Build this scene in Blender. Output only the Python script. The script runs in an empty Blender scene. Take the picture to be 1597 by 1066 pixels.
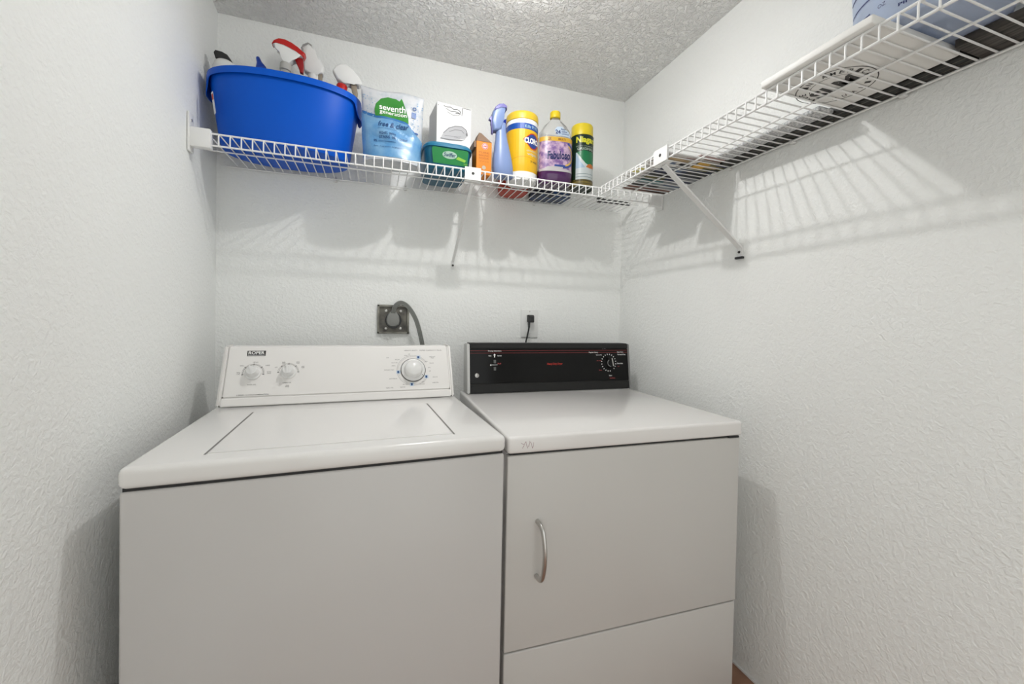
import bpy, bmesh, math, random
from mathutils import Vector, Matrix
random.seed(7)
PI = math.pi
SC = bpy.context.scene
COL = SC.collection

# ------------------------------------------------------------------ camera
CAM = Vector((0.5851, -1.8744, 1.1890))
YAW, PIT, ROL, FPX, PPX, PPY = -0.3281, -0.0163, 0.0199, 642.4878, 804.732, 510.7032
_fw = Vector((-math.sin(YAW)*math.cos(PIT), math.cos(YAW)*math.cos(PIT), math.sin(PIT)))
_r0 = Vector((math.cos(YAW), math.sin(YAW), 0)); _u0 = _r0.cross(_fw)
_rt = _r0*math.cos(ROL) + _u0*math.sin(ROL)
_up = -_r0*math.sin(ROL) + _u0*math.cos(ROL)
cd = bpy.data.cameras.new('camera'); cam = bpy.data.objects.new('camera', cd); COL.objects.link(cam)
cam.matrix_world = Matrix(((_rt.x, _up.x, -_fw.x, CAM.x), (_rt.y, _up.y, -_fw.y, CAM.y), (_rt.z, _up.z, -_fw.z, CAM.z), (0, 0, 0, 1)))
cd.sensor_width = 36; cd.lens = FPX/1597*36
cd.shift_x = (798.5-PPX)/1597; cd.shift_y = (PPY-533)/1597
cd.clip_start = 0.01
SC.camera = cam

def at(u, v, y):
    """the point of the plane at distance y from the back wall seen at photo pixel (u, v); used to measure sizes"""
    d = _rt*((u-PPX)/FPX) + _up*((PPY-v)/FPX) + _fw
    return CAM + d*((y-CAM.y)/d.y)

# ------------------------------------------------------------------ world, light, exposure
w = bpy.data.worlds.new('world'); SC.world = w; w.use_nodes = True
w.node_tree.nodes['Background'].inputs[0].default_value = (0.975, 1.0, 0.985, 1)
w.node_tree.nodes['Background'].inputs[1].default_value = 1.75      # added fill light, let in by the doorway behind the camera
SC.view_settings.view_transform = 'Standard'; SC.view_settings.look = 'None'
SC.view_settings.gamma = 1; SC.view_settings.use_curve_mapping = False
SC.view_settings.exposure = -0.10
LAMP = (0.975, -0.735, 2.20)
LAMP_STRENGTH = 1650.0
DRUM_STRENGTH = 12.5

# ------------------------------------------------------------------ materials
MATS = {}
def mat(name, c, rough=0.5, metal=0.0, var=0.03, vscale=8.0, bump=0.0, bscale=60.0, bdist=0.002, trans=0.0, ior=1.45, coat=0.0, emit=None, alpha=1.0, spec=0.5):
    if name in MATS: return MATS[name]
    m = bpy.data.materials.new(name); m.use_nodes = True
    nt = m.node_tree; b = nt.nodes['Principled BSDF']
    c = tuple(c)+(1,)
    b.inputs['Base Color'].default_value = c
    b.inputs['Roughness'].default_value = rough
    b.inputs['Metallic'].default_value = metal
    b.inputs['IOR'].default_value = ior
    b.inputs['Transmission Weight'].default_value = trans
    b.inputs['Coat Weight'].default_value = coat
    b.inputs['Specular IOR Level'].default_value = spec
    b.inputs['Alpha'].default_value = alpha
    if emit:
        b.inputs['Emission Color'].default_value = tuple(emit[0])+(1,); b.inputs['Emission Strength'].default_value = emit[1]
    tc = nt.nodes.new('ShaderNodeTexCoord')
    if var > 0:
        n = nt.nodes.new('ShaderNodeTexNoise'); n.inputs['Scale'].default_value = vscale; n.inputs['Detail'].default_value = 4
        nt.links.new(tc.outputs['Object'], n.inputs['Vector'])
        mx = nt.nodes.new('ShaderNodeMixRGB'); mx.inputs[1].default_value = tuple(x*(1-var) for x in c[:3])+(1,)
        mx.inputs[2].default_value = tuple(min(1, x*(1+var)) for x in c[:3])+(1,)
        nt.links.new(n.outputs['Fac'], mx.inputs[0]); nt.links.new(mx.outputs[0], b.inputs['Base Color'])
    if bump > 0:
        n2 = nt.nodes.new('ShaderNodeTexNoise'); n2.inputs['Scale'].default_value = bscale; n2.inputs['Detail'].default_value = 3
        nt.links.new(tc.outputs['Object'], n2.inputs['Vector'])
        bp = nt.nodes.new('ShaderNodeBump'); bp.inputs['Strength'].default_value = bump; bp.inputs['Distance'].default_value = bdist
        nt.links.new(n2.outputs['Fac'], bp.inputs['Height']); nt.links.new(bp.outputs[0], b.inputs['Normal'])
    MATS[name] = m
    return m

def wall_mat():
    m = mat('wall_paint', (0.89, 0.90, 0.88), 0.75, var=0.012, vscale=3)
    nt = m.node_tree; b = nt.nodes['Principled BSDF']; tc = nt.nodes.new('ShaderNodeTexCoord')
    n1 = nt.nodes.new('ShaderNodeTexNoise'); n1.inputs['Scale'].default_value = 85; n1.inputs['Detail'].default_value = 3; n1.inputs['Distortion'].default_value = 0.6
    rp = nt.nodes.new('ShaderNodeValToRGB'); rp.color_ramp.elements[0].position = 0.38; rp.color_ramp.elements[1].position = 0.66
    bp = nt.nodes.new('ShaderNodeBump'); bp.inputs['Strength'].default_value = 0.32; bp.inputs['Distance'].default_value = 0.004
    nt.links.new(tc.outputs['Object'], n1.inputs['Vector']); nt.links.new(n1.outputs['Fac'], rp.inputs[0])
    nt.links.new(rp.outputs[0], bp.inputs['Height']); nt.links.new(bp.outputs[0], b.inputs['Normal'])
    return m
def ceil_mat():
    m = mat('ceiling_popcorn', (0.965, 0.96, 0.94), 0.9, var=0.03, vscale=60)
    nt = m.node_tree; b = nt.nodes['Principled BSDF']; tc = nt.nodes.new('ShaderNodeTexCoord')
    v = nt.nodes.new('ShaderNodeTexNoise'); v.inputs['Scale'].default_value = 62; v.inputs['Detail'].default_value = 4; v.inputs['Distortion'].default_value = 0.9
    rp = nt.nodes.new('ShaderNodeValToRGB'); rp.color_ramp.elements[0].position = 0.42; rp.color_ramp.elements[1].position = 0.62
    bp = nt.nodes.new('ShaderNodeBump'); bp.inputs['Strength'].default_value = 0.75; bp.inputs['Distance'].default_value = 0.012
    nt.links.new(tc.outputs['Object'], v.inputs['Vector']); nt.links.new(v.outputs['Fac'], rp.inputs[0])
    nt.links.new(rp.outputs[0], bp.inputs['Height']); nt.links.new(bp.outputs[0], b.inputs['Normal'])
    return m
def speckle_mat(name, a, b_, scale, lo=0.4, hi=0.6, rough=0.7, bump=0.0, stretch=(1, 1, 1), distort=0.0):
    m = bpy.data.materials.new(name); m.use_nodes = True; nt = m.node_tree; b = nt.nodes['Principled BSDF']
    tc = nt.nodes.new('ShaderNodeTexCoord'); mp = nt.nodes.new('ShaderNodeMapping'); mp.inputs['Scale'].default_value = stretch
    n = nt.nodes.new('ShaderNodeTexNoise'); n.inputs['Scale'].default_value = scale; n.inputs['Detail'].default_value = 4; n.inputs['Distortion'].default_value = distort
    rp = nt.nodes.new('ShaderNodeValToRGB'); e = rp.color_ramp.elements
    e[0].position = lo; e[0].color = tuple(a)+(1,); e[1].position = hi; e[1].color = tuple(b_)+(1,)
    nt.links.new(tc.outputs['Object'], mp.inputs[0]); nt.links.new(mp.outputs[0], n.inputs['Vector'])
    nt.links.new(n.outputs['Fac'], rp.inputs[0]); nt.links.new(rp.outputs[0], b.inputs['Base Color'])
    b.inputs['Roughness'].default_value = rough
    if bump:
        bp = nt.nodes.new('ShaderNodeBump'); bp.inputs['Strength'].default_value = bump; bp.inputs['Distance'].default_value = 0.003
        nt.links.new(n.outputs['Fac'], bp.inputs['Height']); nt.links.new(bp.outputs[0], b.inputs['Normal'])
    return m

def S(r, g, b):                                        # sRGB 0-255 -> linear
    return tuple(((x/255)/12.92 if x/255 <= 0.04045 else ((x/255+0.055)/1.055)**2.4) for x in (r, g, b))
WALL = wall_mat(); CEIL = ceil_mat()
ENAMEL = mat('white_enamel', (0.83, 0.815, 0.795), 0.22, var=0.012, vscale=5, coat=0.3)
ENAMEL_B = mat('cabinet_enamel_shaded', (0.615, 0.60, 0.585), 0.28, var=0.015, vscale=4)  # white enamel darkened, the cabinet's shade is put into the colour
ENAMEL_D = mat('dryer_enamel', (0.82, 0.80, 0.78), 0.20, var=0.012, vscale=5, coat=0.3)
PANEL_D = mat('dryer_front_enamel_shaded', (0.61, 0.595, 0.57), 0.35, var=0.015, vscale=4)  # dryer enamel darkened to paint in the shade on its front
CONS = mat('console_plastic', (0.82, 0.80, 0.775), 0.4, var=0.01)
KNOBW = mat('knob_plastic', (0.78, 0.775, 0.76), 0.3, var=0.01)
GAP = mat('shadow_gap_rubber', (0.03, 0.03, 0.03), 0.8)
GREYINK = mat('grey_ink', S(120, 118, 115), 0.6)
DARKINK = mat('dark_ink', S(60, 58, 56), 0.6)
BLACKINK = mat('black_ink', S(25, 25, 28), 0.5)
WHITEINK = mat('white_ink', S(240, 240, 238), 0.5)
REDINK = mat('red_ink', S(190, 40, 35), 0.5)
BLUEINK = mat('blue_ink', S(35, 75, 130), 0.5)
NAVY = mat('navy_ink', S(25, 35, 95), 0.5)
BLACKPL = mat('black_plastic', (0.018, 0.018, 0.019), 0.35)
BLACKGL = mat('black_gloss_panel', (0.010, 0.010, 0.010), 0.10, spec=0.16)
DKGREY = mat('dark_grey_trim', (0.02, 0.02, 0.0195), 0.45, spec=0.25)
CHROME = mat('brushed_steel', (0.58, 0.57, 0.55), 0.28, metal=1.0, var=0.06, vscale=30)
WIRE = mat('white_vinyl_wire', (0.84, 0.84, 0.83), 0.35, var=0.01)
WHITEPL = mat('white_plastic', (0.80, 0.80, 0.785), 0.4, var=0.01)
CREAMPL = mat('cream_plastic', (0.80, 0.775, 0.70), 0.45, var=0.02)

# ------------------------------------------------------------------ mesh helpers
def bm_new(): return bmesh.new()
def add_box(bm, x0, x1, y0, y1, z0, z1, bev=0.0, seg=2):
    vs = [bm.verts.new(p) for p in ((x0, y0, z0), (x1, y0, z0), (x1, y1, z0), (x0, y1, z0), (x0, y0, z1), (x1, y0, z1), (x1, y1, z1), (x0, y1, z1))]
    fs = [bm.faces.new([vs[i] for i in f]) for f in ((3, 2, 1, 0), (4, 5, 6, 7), (0, 1, 5, 4), (1, 2, 6, 5), (2, 3, 7, 6), (3, 0, 4, 7))]
    if bev > 0:
        es = list({e for f in fs for e in f.edges})
        bmesh.ops.bevel(bm, geom=es, offset=bev, segments=seg, profile=0.5, affect='EDGES')
def add_loft(bm, rings, cap0=True, cap1=True, closed=True):
    R = [[bm.verts.new(p) for p in r] for r in rings]; n = len(R[0])
    for a, b in zip(R, R[1:]):
        for i in range(n if closed else n-1):
            j = (i+1) % n
            bm.faces.new((a[i], a[j], b[j], b[i]))
    if cap0: bm.faces.new(list(reversed(R[0])))
    if cap1: bm.faces.new(R[-1])
    return R
def ring(cx, cy, z, rx, ry=None, n=32, p=2.0):
    ry = rx if ry is None else ry; out = []
    for i in range(n):
        t = 2*PI*i/n; c, s = math.cos(t), math.sin(t)
        out.append((cx + rx*math.copysign(abs(c)**(2/p), c), cy + ry*math.copysign(abs(s)**(2/p), s), z))
    return out
def add_lathe(bm, prof, cx=0, cy=0, n=32, sy=1.0, p=2.0):
    add_loft(bm, [ring(cx, cy, z, max(r, 1e-4), max(r, 1e-4)*sy, n, p) for r, z in prof])
def add_tube(bm, pts, r, n=8, flat=None):
    pts = [Vector(p) for p in pts]; rings = []; prev = None
    for i, q in enumerate(pts):
        t = (pts[min(i+1, len(pts)-1)] - pts[max(i-1, 0)]).normalized()
        if prev is None:
            a = Vector((0, 0, 1)) if abs(t.z) < 0.9 else Vector((1, 0, 0))
            u = t.cross(a).normalized()
        else:
            u = (prev - t*prev.dot(t)).normalized()
        prev = u; v = t.cross(u)
        rr = r[i] if isinstance(r, (list, tuple)) else r
        fu, fv = flat or (1, 1)
        rings.append([q + u*(rr*fu*math.cos(2*PI*k/n)) + v*(rr*fv*math.sin(2*PI*k/n)) for k in range(n)])
    add_loft(bm, rings)
def smooth_path(pts, k=8):
    P = [Vector(p) for p in pts]; P = [2*P[0]-P[1]] + P + [2*P[-1]-P[-2]]; out = []
    for i in range(1, len(P)-2):
        for s in range(k):
            t = s/k; a, b, c, d = P[i-1], P[i], P[i+1], P[i+2]
            out.append(0.5*((2*b)+(c-a)*t+(2*a-5*b+4*c-d)*t*t+(3*b-a-3*c+d)*t**3))
    out.append(P[-2]); return out
def add_prism(bm, outline, y0, y1, bev=0.0, seg=3):
    """outline of (x, z) points, extruded along y"""
    a = [bm.verts.new((x, y0, z)) for x, z in outline]; b = [bm.verts.new((x, y1, z)) for x, z in outline]; n = len(a)
    f = [bm.faces.new(a), bm.faces.new(list(reversed(b)))]
    for i in range(n): bm.faces.new((a[i], b[i], b[(i+1) % n], a[(i+1) % n]))
    if bev:
        es = list({e for q in f for e in q.edges})
        bmesh.ops.bevel(bm, geom=es, offset=bev, segments=seg, profile=0.5, affect='EDGES')
def obj(name, bm, m, parent=None, smooth=True, loc=None, angle=35):
    bmesh.ops.recalc_face_normals(bm, faces=bm.faces)
    me = bpy.data.meshes.new(name); bm.to_mesh(me); bm.free()
    me.materials.append(m)
    if smooth:
        me.polygons.foreach_set('use_smooth', [True]*len(me.polygons))
        try: me.set_sharp_from_angle(angle=math.radians(angle))
        except Exception: pass
    o = bpy.data.objects.new(name, me); COL.objects.link(o)
    if parent: o.parent = parent
    if loc: o.location = loc
    return o
def thing(name, label, cat, loc=(0, 0, 0), rz=0.0, group=None):
    o = bpy.data.objects.new(name, None); COL.objects.link(o); o.empty_display_size = 0.05
    o.location = loc; o.rotation_euler = (0, 0, rz)
    o['label'] = label; o['category'] = cat
    if group: o['group'] = group
    return o
def tag(o, label, cat, group=None):
    o['label'] = label; o['category'] = cat
    if group: o['group'] = group
    return o
def struct(o): o['kind'] = 'structure'; return o

# ---- printed marks: 2-D shapes laid on a surface through a mapping (u, v, lift) -> point
class Print:
    def __init__(s): s.bm = bmesh.new()
    def poly(s, pts):
        s.bm.faces.new([s.bm.verts.new((x, y, 0)) for x, y in pts]); return s
    def rect(s, u0, v0, u1, v1): return s.poly([(u0, v0), (u1, v0), (u1, v1), (u0, v1)])
    def ell(s, cx, cy, rx, ry=None, n=24):
        ry = rx if ry is None else ry
        return s.poly([(cx+rx*math.cos(2*PI*i/n), cy+ry*math.sin(2*PI*i/n)) for i in range(n)])
    def arc(s, cx, cy, r, wd, a0=0, a1=360, n=40, ry=None):
        k = 1 if ry is None else ry/r
        for i in range(n):
            a, b = math.radians(a0+(a1-a0)*i/n), math.radians(a0+(a1-a0)*(i+1)/n)
            s.poly([(cx+q*math.cos(t), cy+k*q*math.sin(t)) for q, t in ((r-wd/2, a), (r+wd/2, a), (r+wd/2, b), (r-wd/2, b))])
        return s
    def line(s, pts, wd):
        for (x0, y0), (x1, y1) in zip(pts, pts[1:]):
            d = math.hypot(x1-x0, y1-y0) or 1; nx, ny = -(y1-y0)/d*wd/2, (x1-x0)/d*wd/2
            s.poly([(x0+nx, y0+ny), (x0-nx, y0-ny), (x1-nx, y1-ny), (x1+nx, y1+ny)])
        return s
    def text(s, body, u0, v0, u1, v1, shear=0.0, bold=0.0, rot=0.0):
        cu = bpy.data.curves.new('t', 'FONT'); cu.body = body; cu.shear = shear; cu.resolution_u = 3; cu.offset = bold
        o = bpy.data.objects.new('t', cu); COL.objects.link(o)
        dg = bpy.context.evaluated_depsgraph_get(); ev = o.evaluated_get(dg); me = ev.to_mesh()
        V = [v.co.copy() for v in me.vertices]; F = [tuple(p.vertices) for p in me.polygons]
        ev.to_mesh_clear(); bpy.data.objects.remove(o); bpy.data.curves.remove(cu)
        if not V: return s
        xs = [v.x for v in V]; ys = [v.y for v in V]; x0, x1, y0, y1 = min(xs), max(xs), min(ys), max(ys)
        cx, cy = (u0+u1)/2, (v0+v1)/2; cr, sr = math.cos(rot), math.sin(rot); W = []
        for v in V:
            x = u0+(v.x-x0)/(x1-x0 or 1)*(u1-u0)-cx; y = v0+(v.y-y0)/(y1-y0 or 1)*(v1-v0)-cy
            W.append(s.bm.verts.new((cx+cr*x-sr*y, cy+sr*x+cr*y, 0)))
        for f in F:
            try: s.bm.faces.new([W[i] for i in f])
            except ValueError: pass
        return s
    def put(s, name, m, parent, fn, lift=0.0005, maxlen=None):
        if maxlen:
            bmesh.ops.triangulate(s.bm, faces=s.bm.faces[:])
            for _ in range(5):
                es = [e for e in s.bm.edges if e.calc_length() > maxlen]
                if not es: break
                bmesh.ops.subdivide_edges(s.bm, edges=es, cuts=1)
                bmesh.ops.triangulate(s.bm, faces=[f for f in s.bm.faces if len(f.verts) > 3])
        for v in s.bm.verts: v.co = Vector(fn(v.co.x, v.co.y, lift))
        me = bpy.data.meshes.new(name); s.bm.to_mesh(me); s.bm.free(); me.materials.append(m)
        o = bpy.data.objects.new(name, me); COL.objects.link(o); o.parent = parent
        return o
def on_front(y): return lambda u, v, l: (u, y-l, v)                      # on a face looking towards -y
def on_cyl(r, cx=0, cy=0, sy=1.0):                                       # u = arc length from the front (-y)
    return lambda u, v, l: (cx+(r+l)*math.sin(u/r), cy-(r+l)*sy*math.cos(u/r), v)

# ------------------------------------------------------------------ the room
W, H = 1.7967, 2.3375
KL = 0.072                                              # the left wall runs a little out of square
YF = -2.45
def wallbox(name, pts, z0, z1, m):
    bm = bm_new(); add_loft(bm, [[(x, y, z0) for x, y in pts], [(x, y, z1) for x, y in pts]]); return struct(obj(name, bm, m, smooth=False))
wallbox('wall_back', [(-0.1, 0), (W+0.1, 0), (W+0.1, 0.1), (-0.1, 0.1)], 0, H, WALL)
wallbox('wall_left', [(0, 0), (-0.1, 0), (-0.1, YF), (-KL*YF, YF)], 0, H, WALL)
wallbox('wall_right', [(W, 0), (W, YF), (W+0.1, YF), (W+0.1, 0)], 0, H, WALL)
bm = bm_new()                                           # unseen wall behind the camera, its doorway added to let in fill light
DX0, DX1, DZ = 0.30, 1.55, 2.05
add_box(bm, -0.1, DX0, YF-0.1, YF, 0, H); add_box(bm, DX1, W+0.1, YF-0.1, YF, 0, H); add_box(bm, DX0, DX1, YF-0.1, YF, DZ, H)
struct(obj('wall_front', bm, WALL, smooth=False))
bm = bm_new(); add_box(bm, -0.1, W+0.1, YF-0.1, 0.1, H, H+0.08); struct(obj('ceiling', bm, CEIL, smooth=False))
FLOOR = speckle_mat('brown_floor', S(168, 128, 104), S(140, 102, 82), 9, 0.3, 0.7, 0.5)
bm = bm_new(); add_box(bm, -0.1, W+0.1, YF-0.1, 0.1, -0.08, 0); struct(obj('floor', bm, FLOOR, smooth=False))
bm = bm_new(); add_box(bm, -1.6, W+1.6, YF-3.5, YF-0.1, -0.08, 0); struct(obj('floor', bm, mat('hall_floor_bounce', (0.82, 0.79, 0.75), 0.4, var=0.05), smooth=False))  # unseen hall floor, made pale to bounce light up to the ceiling
bm = bm_new(); add_box(bm, W-0.005, W-0.0002, YF, -0.001, 0, 0.008, 0.001); struct(obj('trim_1', bm, WHITEPL, smooth=False))

# the ceiling lamp whose hard shadows fall on the walls
lp = thing('ceiling_lamp', 'white ceiling lamp with an added fill light drum and a bright spot below, above the washer and dryer', 'lamp', (LAMP[0], LAMP[1], H))
LZ = LAMP[2]-H
bm = bm_new(); add_lathe(bm, [(0.150, -0.0005), (0.152, -0.006), (0.146, -0.010)]); obj('ceiling_plate', bm, WHITEPL, lp)
bm = bm_new(); add_lathe(bm, [(0.140, -0.0105), (0.145, -0.020), (0.145, -0.085), (0.138, -0.094), (0.030, -0.096)], n=48); obj('fill_drum', bm, mat('fill_drum_glow', (1, 1, 1), 0.5, var=0, emit=((1.0, 0.995, 0.985), DRUM_STRENGTH)), lp)  # glowing drum added to the lamp for soft fill light
bm = bm_new(); add_lathe(bm, [(0.030, -0.0965), (0.030, LZ+0.012), (0.026, LZ+0.0065), (0.001, LZ+0.0065)]); obj('lampholder', bm, WHITEPL, lp)
bm = bm_new(); add_lathe(bm, [(0.0160, LZ+0.006), (0.0160, LZ+0.0008), (0.0155, LZ), (0.0005, LZ)]); obj('bulb', bm, mat('lit_bulb', (1, 1, 1), 0.5, var=0, emit=((1.0, 0.99, 0.97), LAMP_STRENGTH)), lp)

# ------------------------------------------------------------------ washing machine
WD = 0.7683
wa = thing('washing_machine', 'white top loading washing machine with a sloping white control panel, left of the dryer', 'washing machine', (0.1331, -0.922, 0), 0.0424)
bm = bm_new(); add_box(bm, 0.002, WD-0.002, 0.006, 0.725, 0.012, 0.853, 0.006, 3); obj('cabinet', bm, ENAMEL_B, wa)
bm = bm_new(); add_box(bm, 0.006, WD-0.006, 0.011, 0.72, 0.852, 0.8595); obj('seam_gap_shade', bm, GAP, wa, smooth=False)  # black strip paints the shade inside the seam gap
bm = bm_new(); add_box(bm, 0, WD, 0, 0.73, 0.8583, 0.9003, 0.013, 4); tp = obj('top_panel', bm, ENAMEL, wa)
bm = bm_new()
lidq = [(0.1265, 0.050), (0.6430, 0.050), (0.6385, 0.455), (0.1300, 0.455)]
add_loft(bm, [[(x, y, 0.8995) for x, y in lidq], [(x, y, 0.9022) for x, y in lidq]])
bmesh.ops.bevel(bm, geom=[e for e in bm.edges if all(v.co.z > 0.9015 for v in e.verts)], offset=0.0018, segments=3, affect='EDGES')
lid = obj('lid', bm, ENAMEL, wa)
TOPF = lambda u, v, l: (u, v, 0.9003+l)
for q_ in ([(0.1232, 0.048), (0.1272, 0.457)], [(0.6463, 0.048), (0.6412, 0.450)]): Print().line(q_, 0.0045).put('lid_side_gap', mat('gap_grey', S(138, 136, 133), 0.8), lid, TOPF, 0.0004)
for x in (0.06, WD-0.06):
    for y in (0.06, 0.67):
        bm = bm_new(); add_lathe(bm, [(0.02, 0.0), (0.022, 0.004), (0.014, 0.013)], x, y, 12); obj('levelling_foot', bm, GAP, wa)
# console
Y0, Z0, Y1, Z1 = 0.5492, 0.9003, 0.6415, 1.0845
SL = math.hypot(Y1-Y0, Z1-Z0); ey, ez = (Y1-Y0)/SL, (Z1-Z0)/SL
def WC(u, v, l): return (u, Y0+ey*v-ez*l, Z0+ez*v+ey*l)               # v along the slope, l off the face
def slope_prism(bm, x0, x1, v0, v1, lift, yb=0.725, bev=0.004, seg=3):
    a, b = WC(0, v0, lift), WC(0, v1, lift)
    prof = [(a[1], a[2]), (b[1], b[2]), (yb, b[2]), (yb, a[2])]
    A = [bm.verts.new((x0, y, z)) for y, z in prof]; B = [bm.verts.new((x1, y, z)) for y, z in prof]
    fs = [bm.faces.new(A), bm.faces.new(list(reversed(B)))]+[bm.faces.new((A[i], B[i], B[(i+1) % 4], A[(i+1) % 4])) for i in range(4)]
    if bev: bmesh.ops.bevel(bm, geom=list({e for f in fs for e in f.edges}), offset=bev, segments=seg, affect='EDGES')
bm = bm_new(); slope_prism(bm, 0.020, 0.7455, 0.030, SL, 0.0); con = obj('control_panel', bm, CONS, wa)
bm = bm_new(); slope_prism(bm, 0.0185, 0.747, 0.0005, 0.029, 0.003, bev=0.003); obj('panel_base_strip', bm, CONS, wa)
for x0, x1 in ((0.0075, 0.0195), (0.746, 0.7585)):
    bm = bm_new(); slope_prism(bm, x0, x1, 0.0005, SL+0.003, 0.0025, bev=0.005, seg=4); obj('panel_end_cap', bm, CONS, wa)
# badge and printing
Print().rect(0.0745, 0.172, 0.1285, 0.1915).put('badge', DARKINK, con, WC, 0.0004)
Print().text('ROPER', 0.0785, 0.1782, 0.1250, 0.1895, bold=0.02).rect(0.0765, 0.1742, 0.127, 0.1758).put('badge_lettering', WHITEINK, con, WC, 0.0009)
def small_words(pr, items, h):
    for t, x, v in items:
        wdt = len(t)*h*0.62
        pr.text(t, x-wdt/2, v-h/2, x+wdt/2, v+h/2)
K1, K2, KD, KV = 0.0978, 0.2003, 0.6121, 0.546*SL
def cyc(items, h): p = Print(); small_words(p, items, h); p.put('cycle_lettering', GREYINK, con, WC, 0.0004)
cyc([('MEDIUM', K1+0.004, KV+0.0375), ('SMALL', K1-0.033, KV+0.026), ('LARGE', K1+0.040, KV+0.026), ('MINI', K1-0.041, KV+0.002), ('LOAD', K1-0.041, KV-0.003), ('EXTRA', K1+0.046, KV+0.003), ('LARGE', K1+0.046, KV-0.002),
                 ('WATER LEVEL', K1, KV-0.040)], 0.0038)
cyc([('WARM', K2-0.016, KV+0.036), ('COLD', K2-0.016, KV+0.0315), ('COLD', K2+0.027, KV+0.036), ('COLD', K2+0.027, KV+0.0315), ('HOT', K2-0.037, KV+0.018), ('WARM', K2+0.043, KV+0.020), ('WARM', K2+0.043, KV+0.0155),
                 ('TEMPERATURE', K2-0.002, KV-0.037), ('WASH', K2, KV-0.046), ('RINSE', K2, KV-0.0505)], 0.0038)
cyc([('SOAK', KD-0.090, 0.160), ('REGULAR', KD-0.056, 0.152), ('HEAVY SOIL', KD-0.066, 0.1395), ('NORMAL', KD-0.070, 0.128), ('PERMANENT PRESS', KD-0.086, 0.112), ('KNITS GENTLE', KD-0.072, 0.078), ('PRE WASH', KD-0.030, 0.055)], 0.0036)
cyc([('COOL DOWN', KD+0.030, 0.054), ('SPIN', KD+0.034, 0.062),
                 ('OFF', KD-0.012, 0.173), ('RINSE', KD-0.024, 0.168), ('SUPER WASH', KD+0.074, 0.162), ('RINSE', KD+0.074, 0.157), ('WASH', KD+0.05, 0.143), ('REGULAR', KD+0.070, 0.136), ('SPIN', KD+0.060, 0.118), ('OFF', KD+0.062, 0.104), ('DELICATE', KD+0.080, 0.080), ('RINSE SPIN', KD+0.080, 0.058), ('FABRIC CARE', KD-0.085, 0.044), ('SELECTOR', KD-0.04, 0.045)], 0.0036)
MIDINK = mat('mid_ink', S(95, 93, 90), 0.6)
Print().text('2 SPEED / 5 CYCLE COMBINATION', 0.0600, 0.0365, 0.1486, 0.0405, bold=0.01).put('model_lettering', MIDINK, con, WC, 0.0004)
Print().text('HEAVY DUTY   SUPER CAPACITY PLUS', 0.5828, 0.1865, 0.7228, 0.1905).put('model_lettering', MIDINK, con, WC, 0.0004)
for kx, a0, a1 in ((K1, -10, 190), (K2, 0, 180)):
    pr = Print(); pr.arc(kx, KV, 0.0285, 0.0009, a0, a1).arc(kx, KV, 0.0315, 0.0006, a0, a1)
    for i in range(5):
        a = math.radians(a0+(a1-a0)*(i+0.0)/4); pr.line([(kx+0.027*math.cos(a), KV+0.027*math.sin(a)), (kx+0.033*math.cos(a), KV+0.033*math.sin(a))], 0.0022)
    pr.put('dial_marks', GREYINK, con, WC, 0.0004)
pr = Print(); pr.arc(KD, 0.53*SL, 0.0585, 0.0007, 30, 330).arc(KD, 0.53*SL, 0.0545, 0.0005, 30, 330)
pr.put('dial_marks', GREYINK, con, WC, 0.0004)
KDV = 0.53*SL
for x, v in ((0.6334, 0.778*SL), (0.6592, 0.400*SL), (0.6051, 0.264*SL), (0.5581, 0.5*SL)):
    Print().rect(x-0.0065, v-0.0065, x+0.0075, v+0.0065).put('start_mark_field', mat('pale_blue_ink', S(196, 212, 226), 0.5), con, WC, 0.0006)
    Print().rect(x-0.0034, v-0.0044, x+0.0034, v+0.0044).put('start_mark', BLUEINK, con, WC, 0.0009)
def face_knob(name, parent, fn, u, v, prof, m, n=32):
    """a turned knob standing off a panel face: prof of (radius, lift)"""
    bm = bm_new()
    rings = []
    for r, l in prof: rings.append([fn(u+max(r, 1e-4)*math.cos(2*PI*i/n), v+max(r, 1e-4)*math.sin(2*PI*i/n), l) for i in range(n)])
    add_loft(bm, rings); return obj(name, bm, m, parent, angle=40)
for kx, a in ((K1, 0.4), (K2, 0.15)):
    k = face_knob('selector_knob', wa, WC, kx, KV, [(0.0235, 0.0002), (0.0235, 0.004), (0.0185, 0.007), (0.0165, 0.026), (0.0135, 0.0295), (0.0, 0.030)], KNOBW)
    bm = bm_new(); rr = [[WC(kx+x*math.cos(a)-y*math.sin(a), KV+x*math.sin(a)+y*math.cos(a), l) for x, y in ((-0.0025, -0.015), (0.0025, -0.015), (0.0025, 0.015), (-0.0025, 0.015))] for l in (0.0302, 0.0345)]
    add_loft(bm, rr); obj('grip_ridge', bm, KNOBW, k)
kd = face_knob('timer_dial', wa, WC, KD, KDV, [(0.0455, 0.0002), (0.0455, 0.003), (0.0435, 0.0035)], mat('dial_rim', S(90, 88, 86), 0.5), 48)
face_knob('dial_skirt', kd, WC, KD, KDV, [(0.0430, 0.0030), (0.0430, 0.0055), (0.041, 0.0065)], KNOBW, 48)
face_knob('dial_grip', kd, WC, KD, KDV, [(0.0335, 0.006), (0.0335, 0.010), (0.0300, 0.026), (0.024, 0.031), (0.0, 0.0325)], KNOBW, 48)
Print().rect(KD+0.030, KDV-0.0225, KD+0.034, KDV-0.0195).put('dial_pointer', GREYINK, kd, WC, 0.0068)

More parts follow.
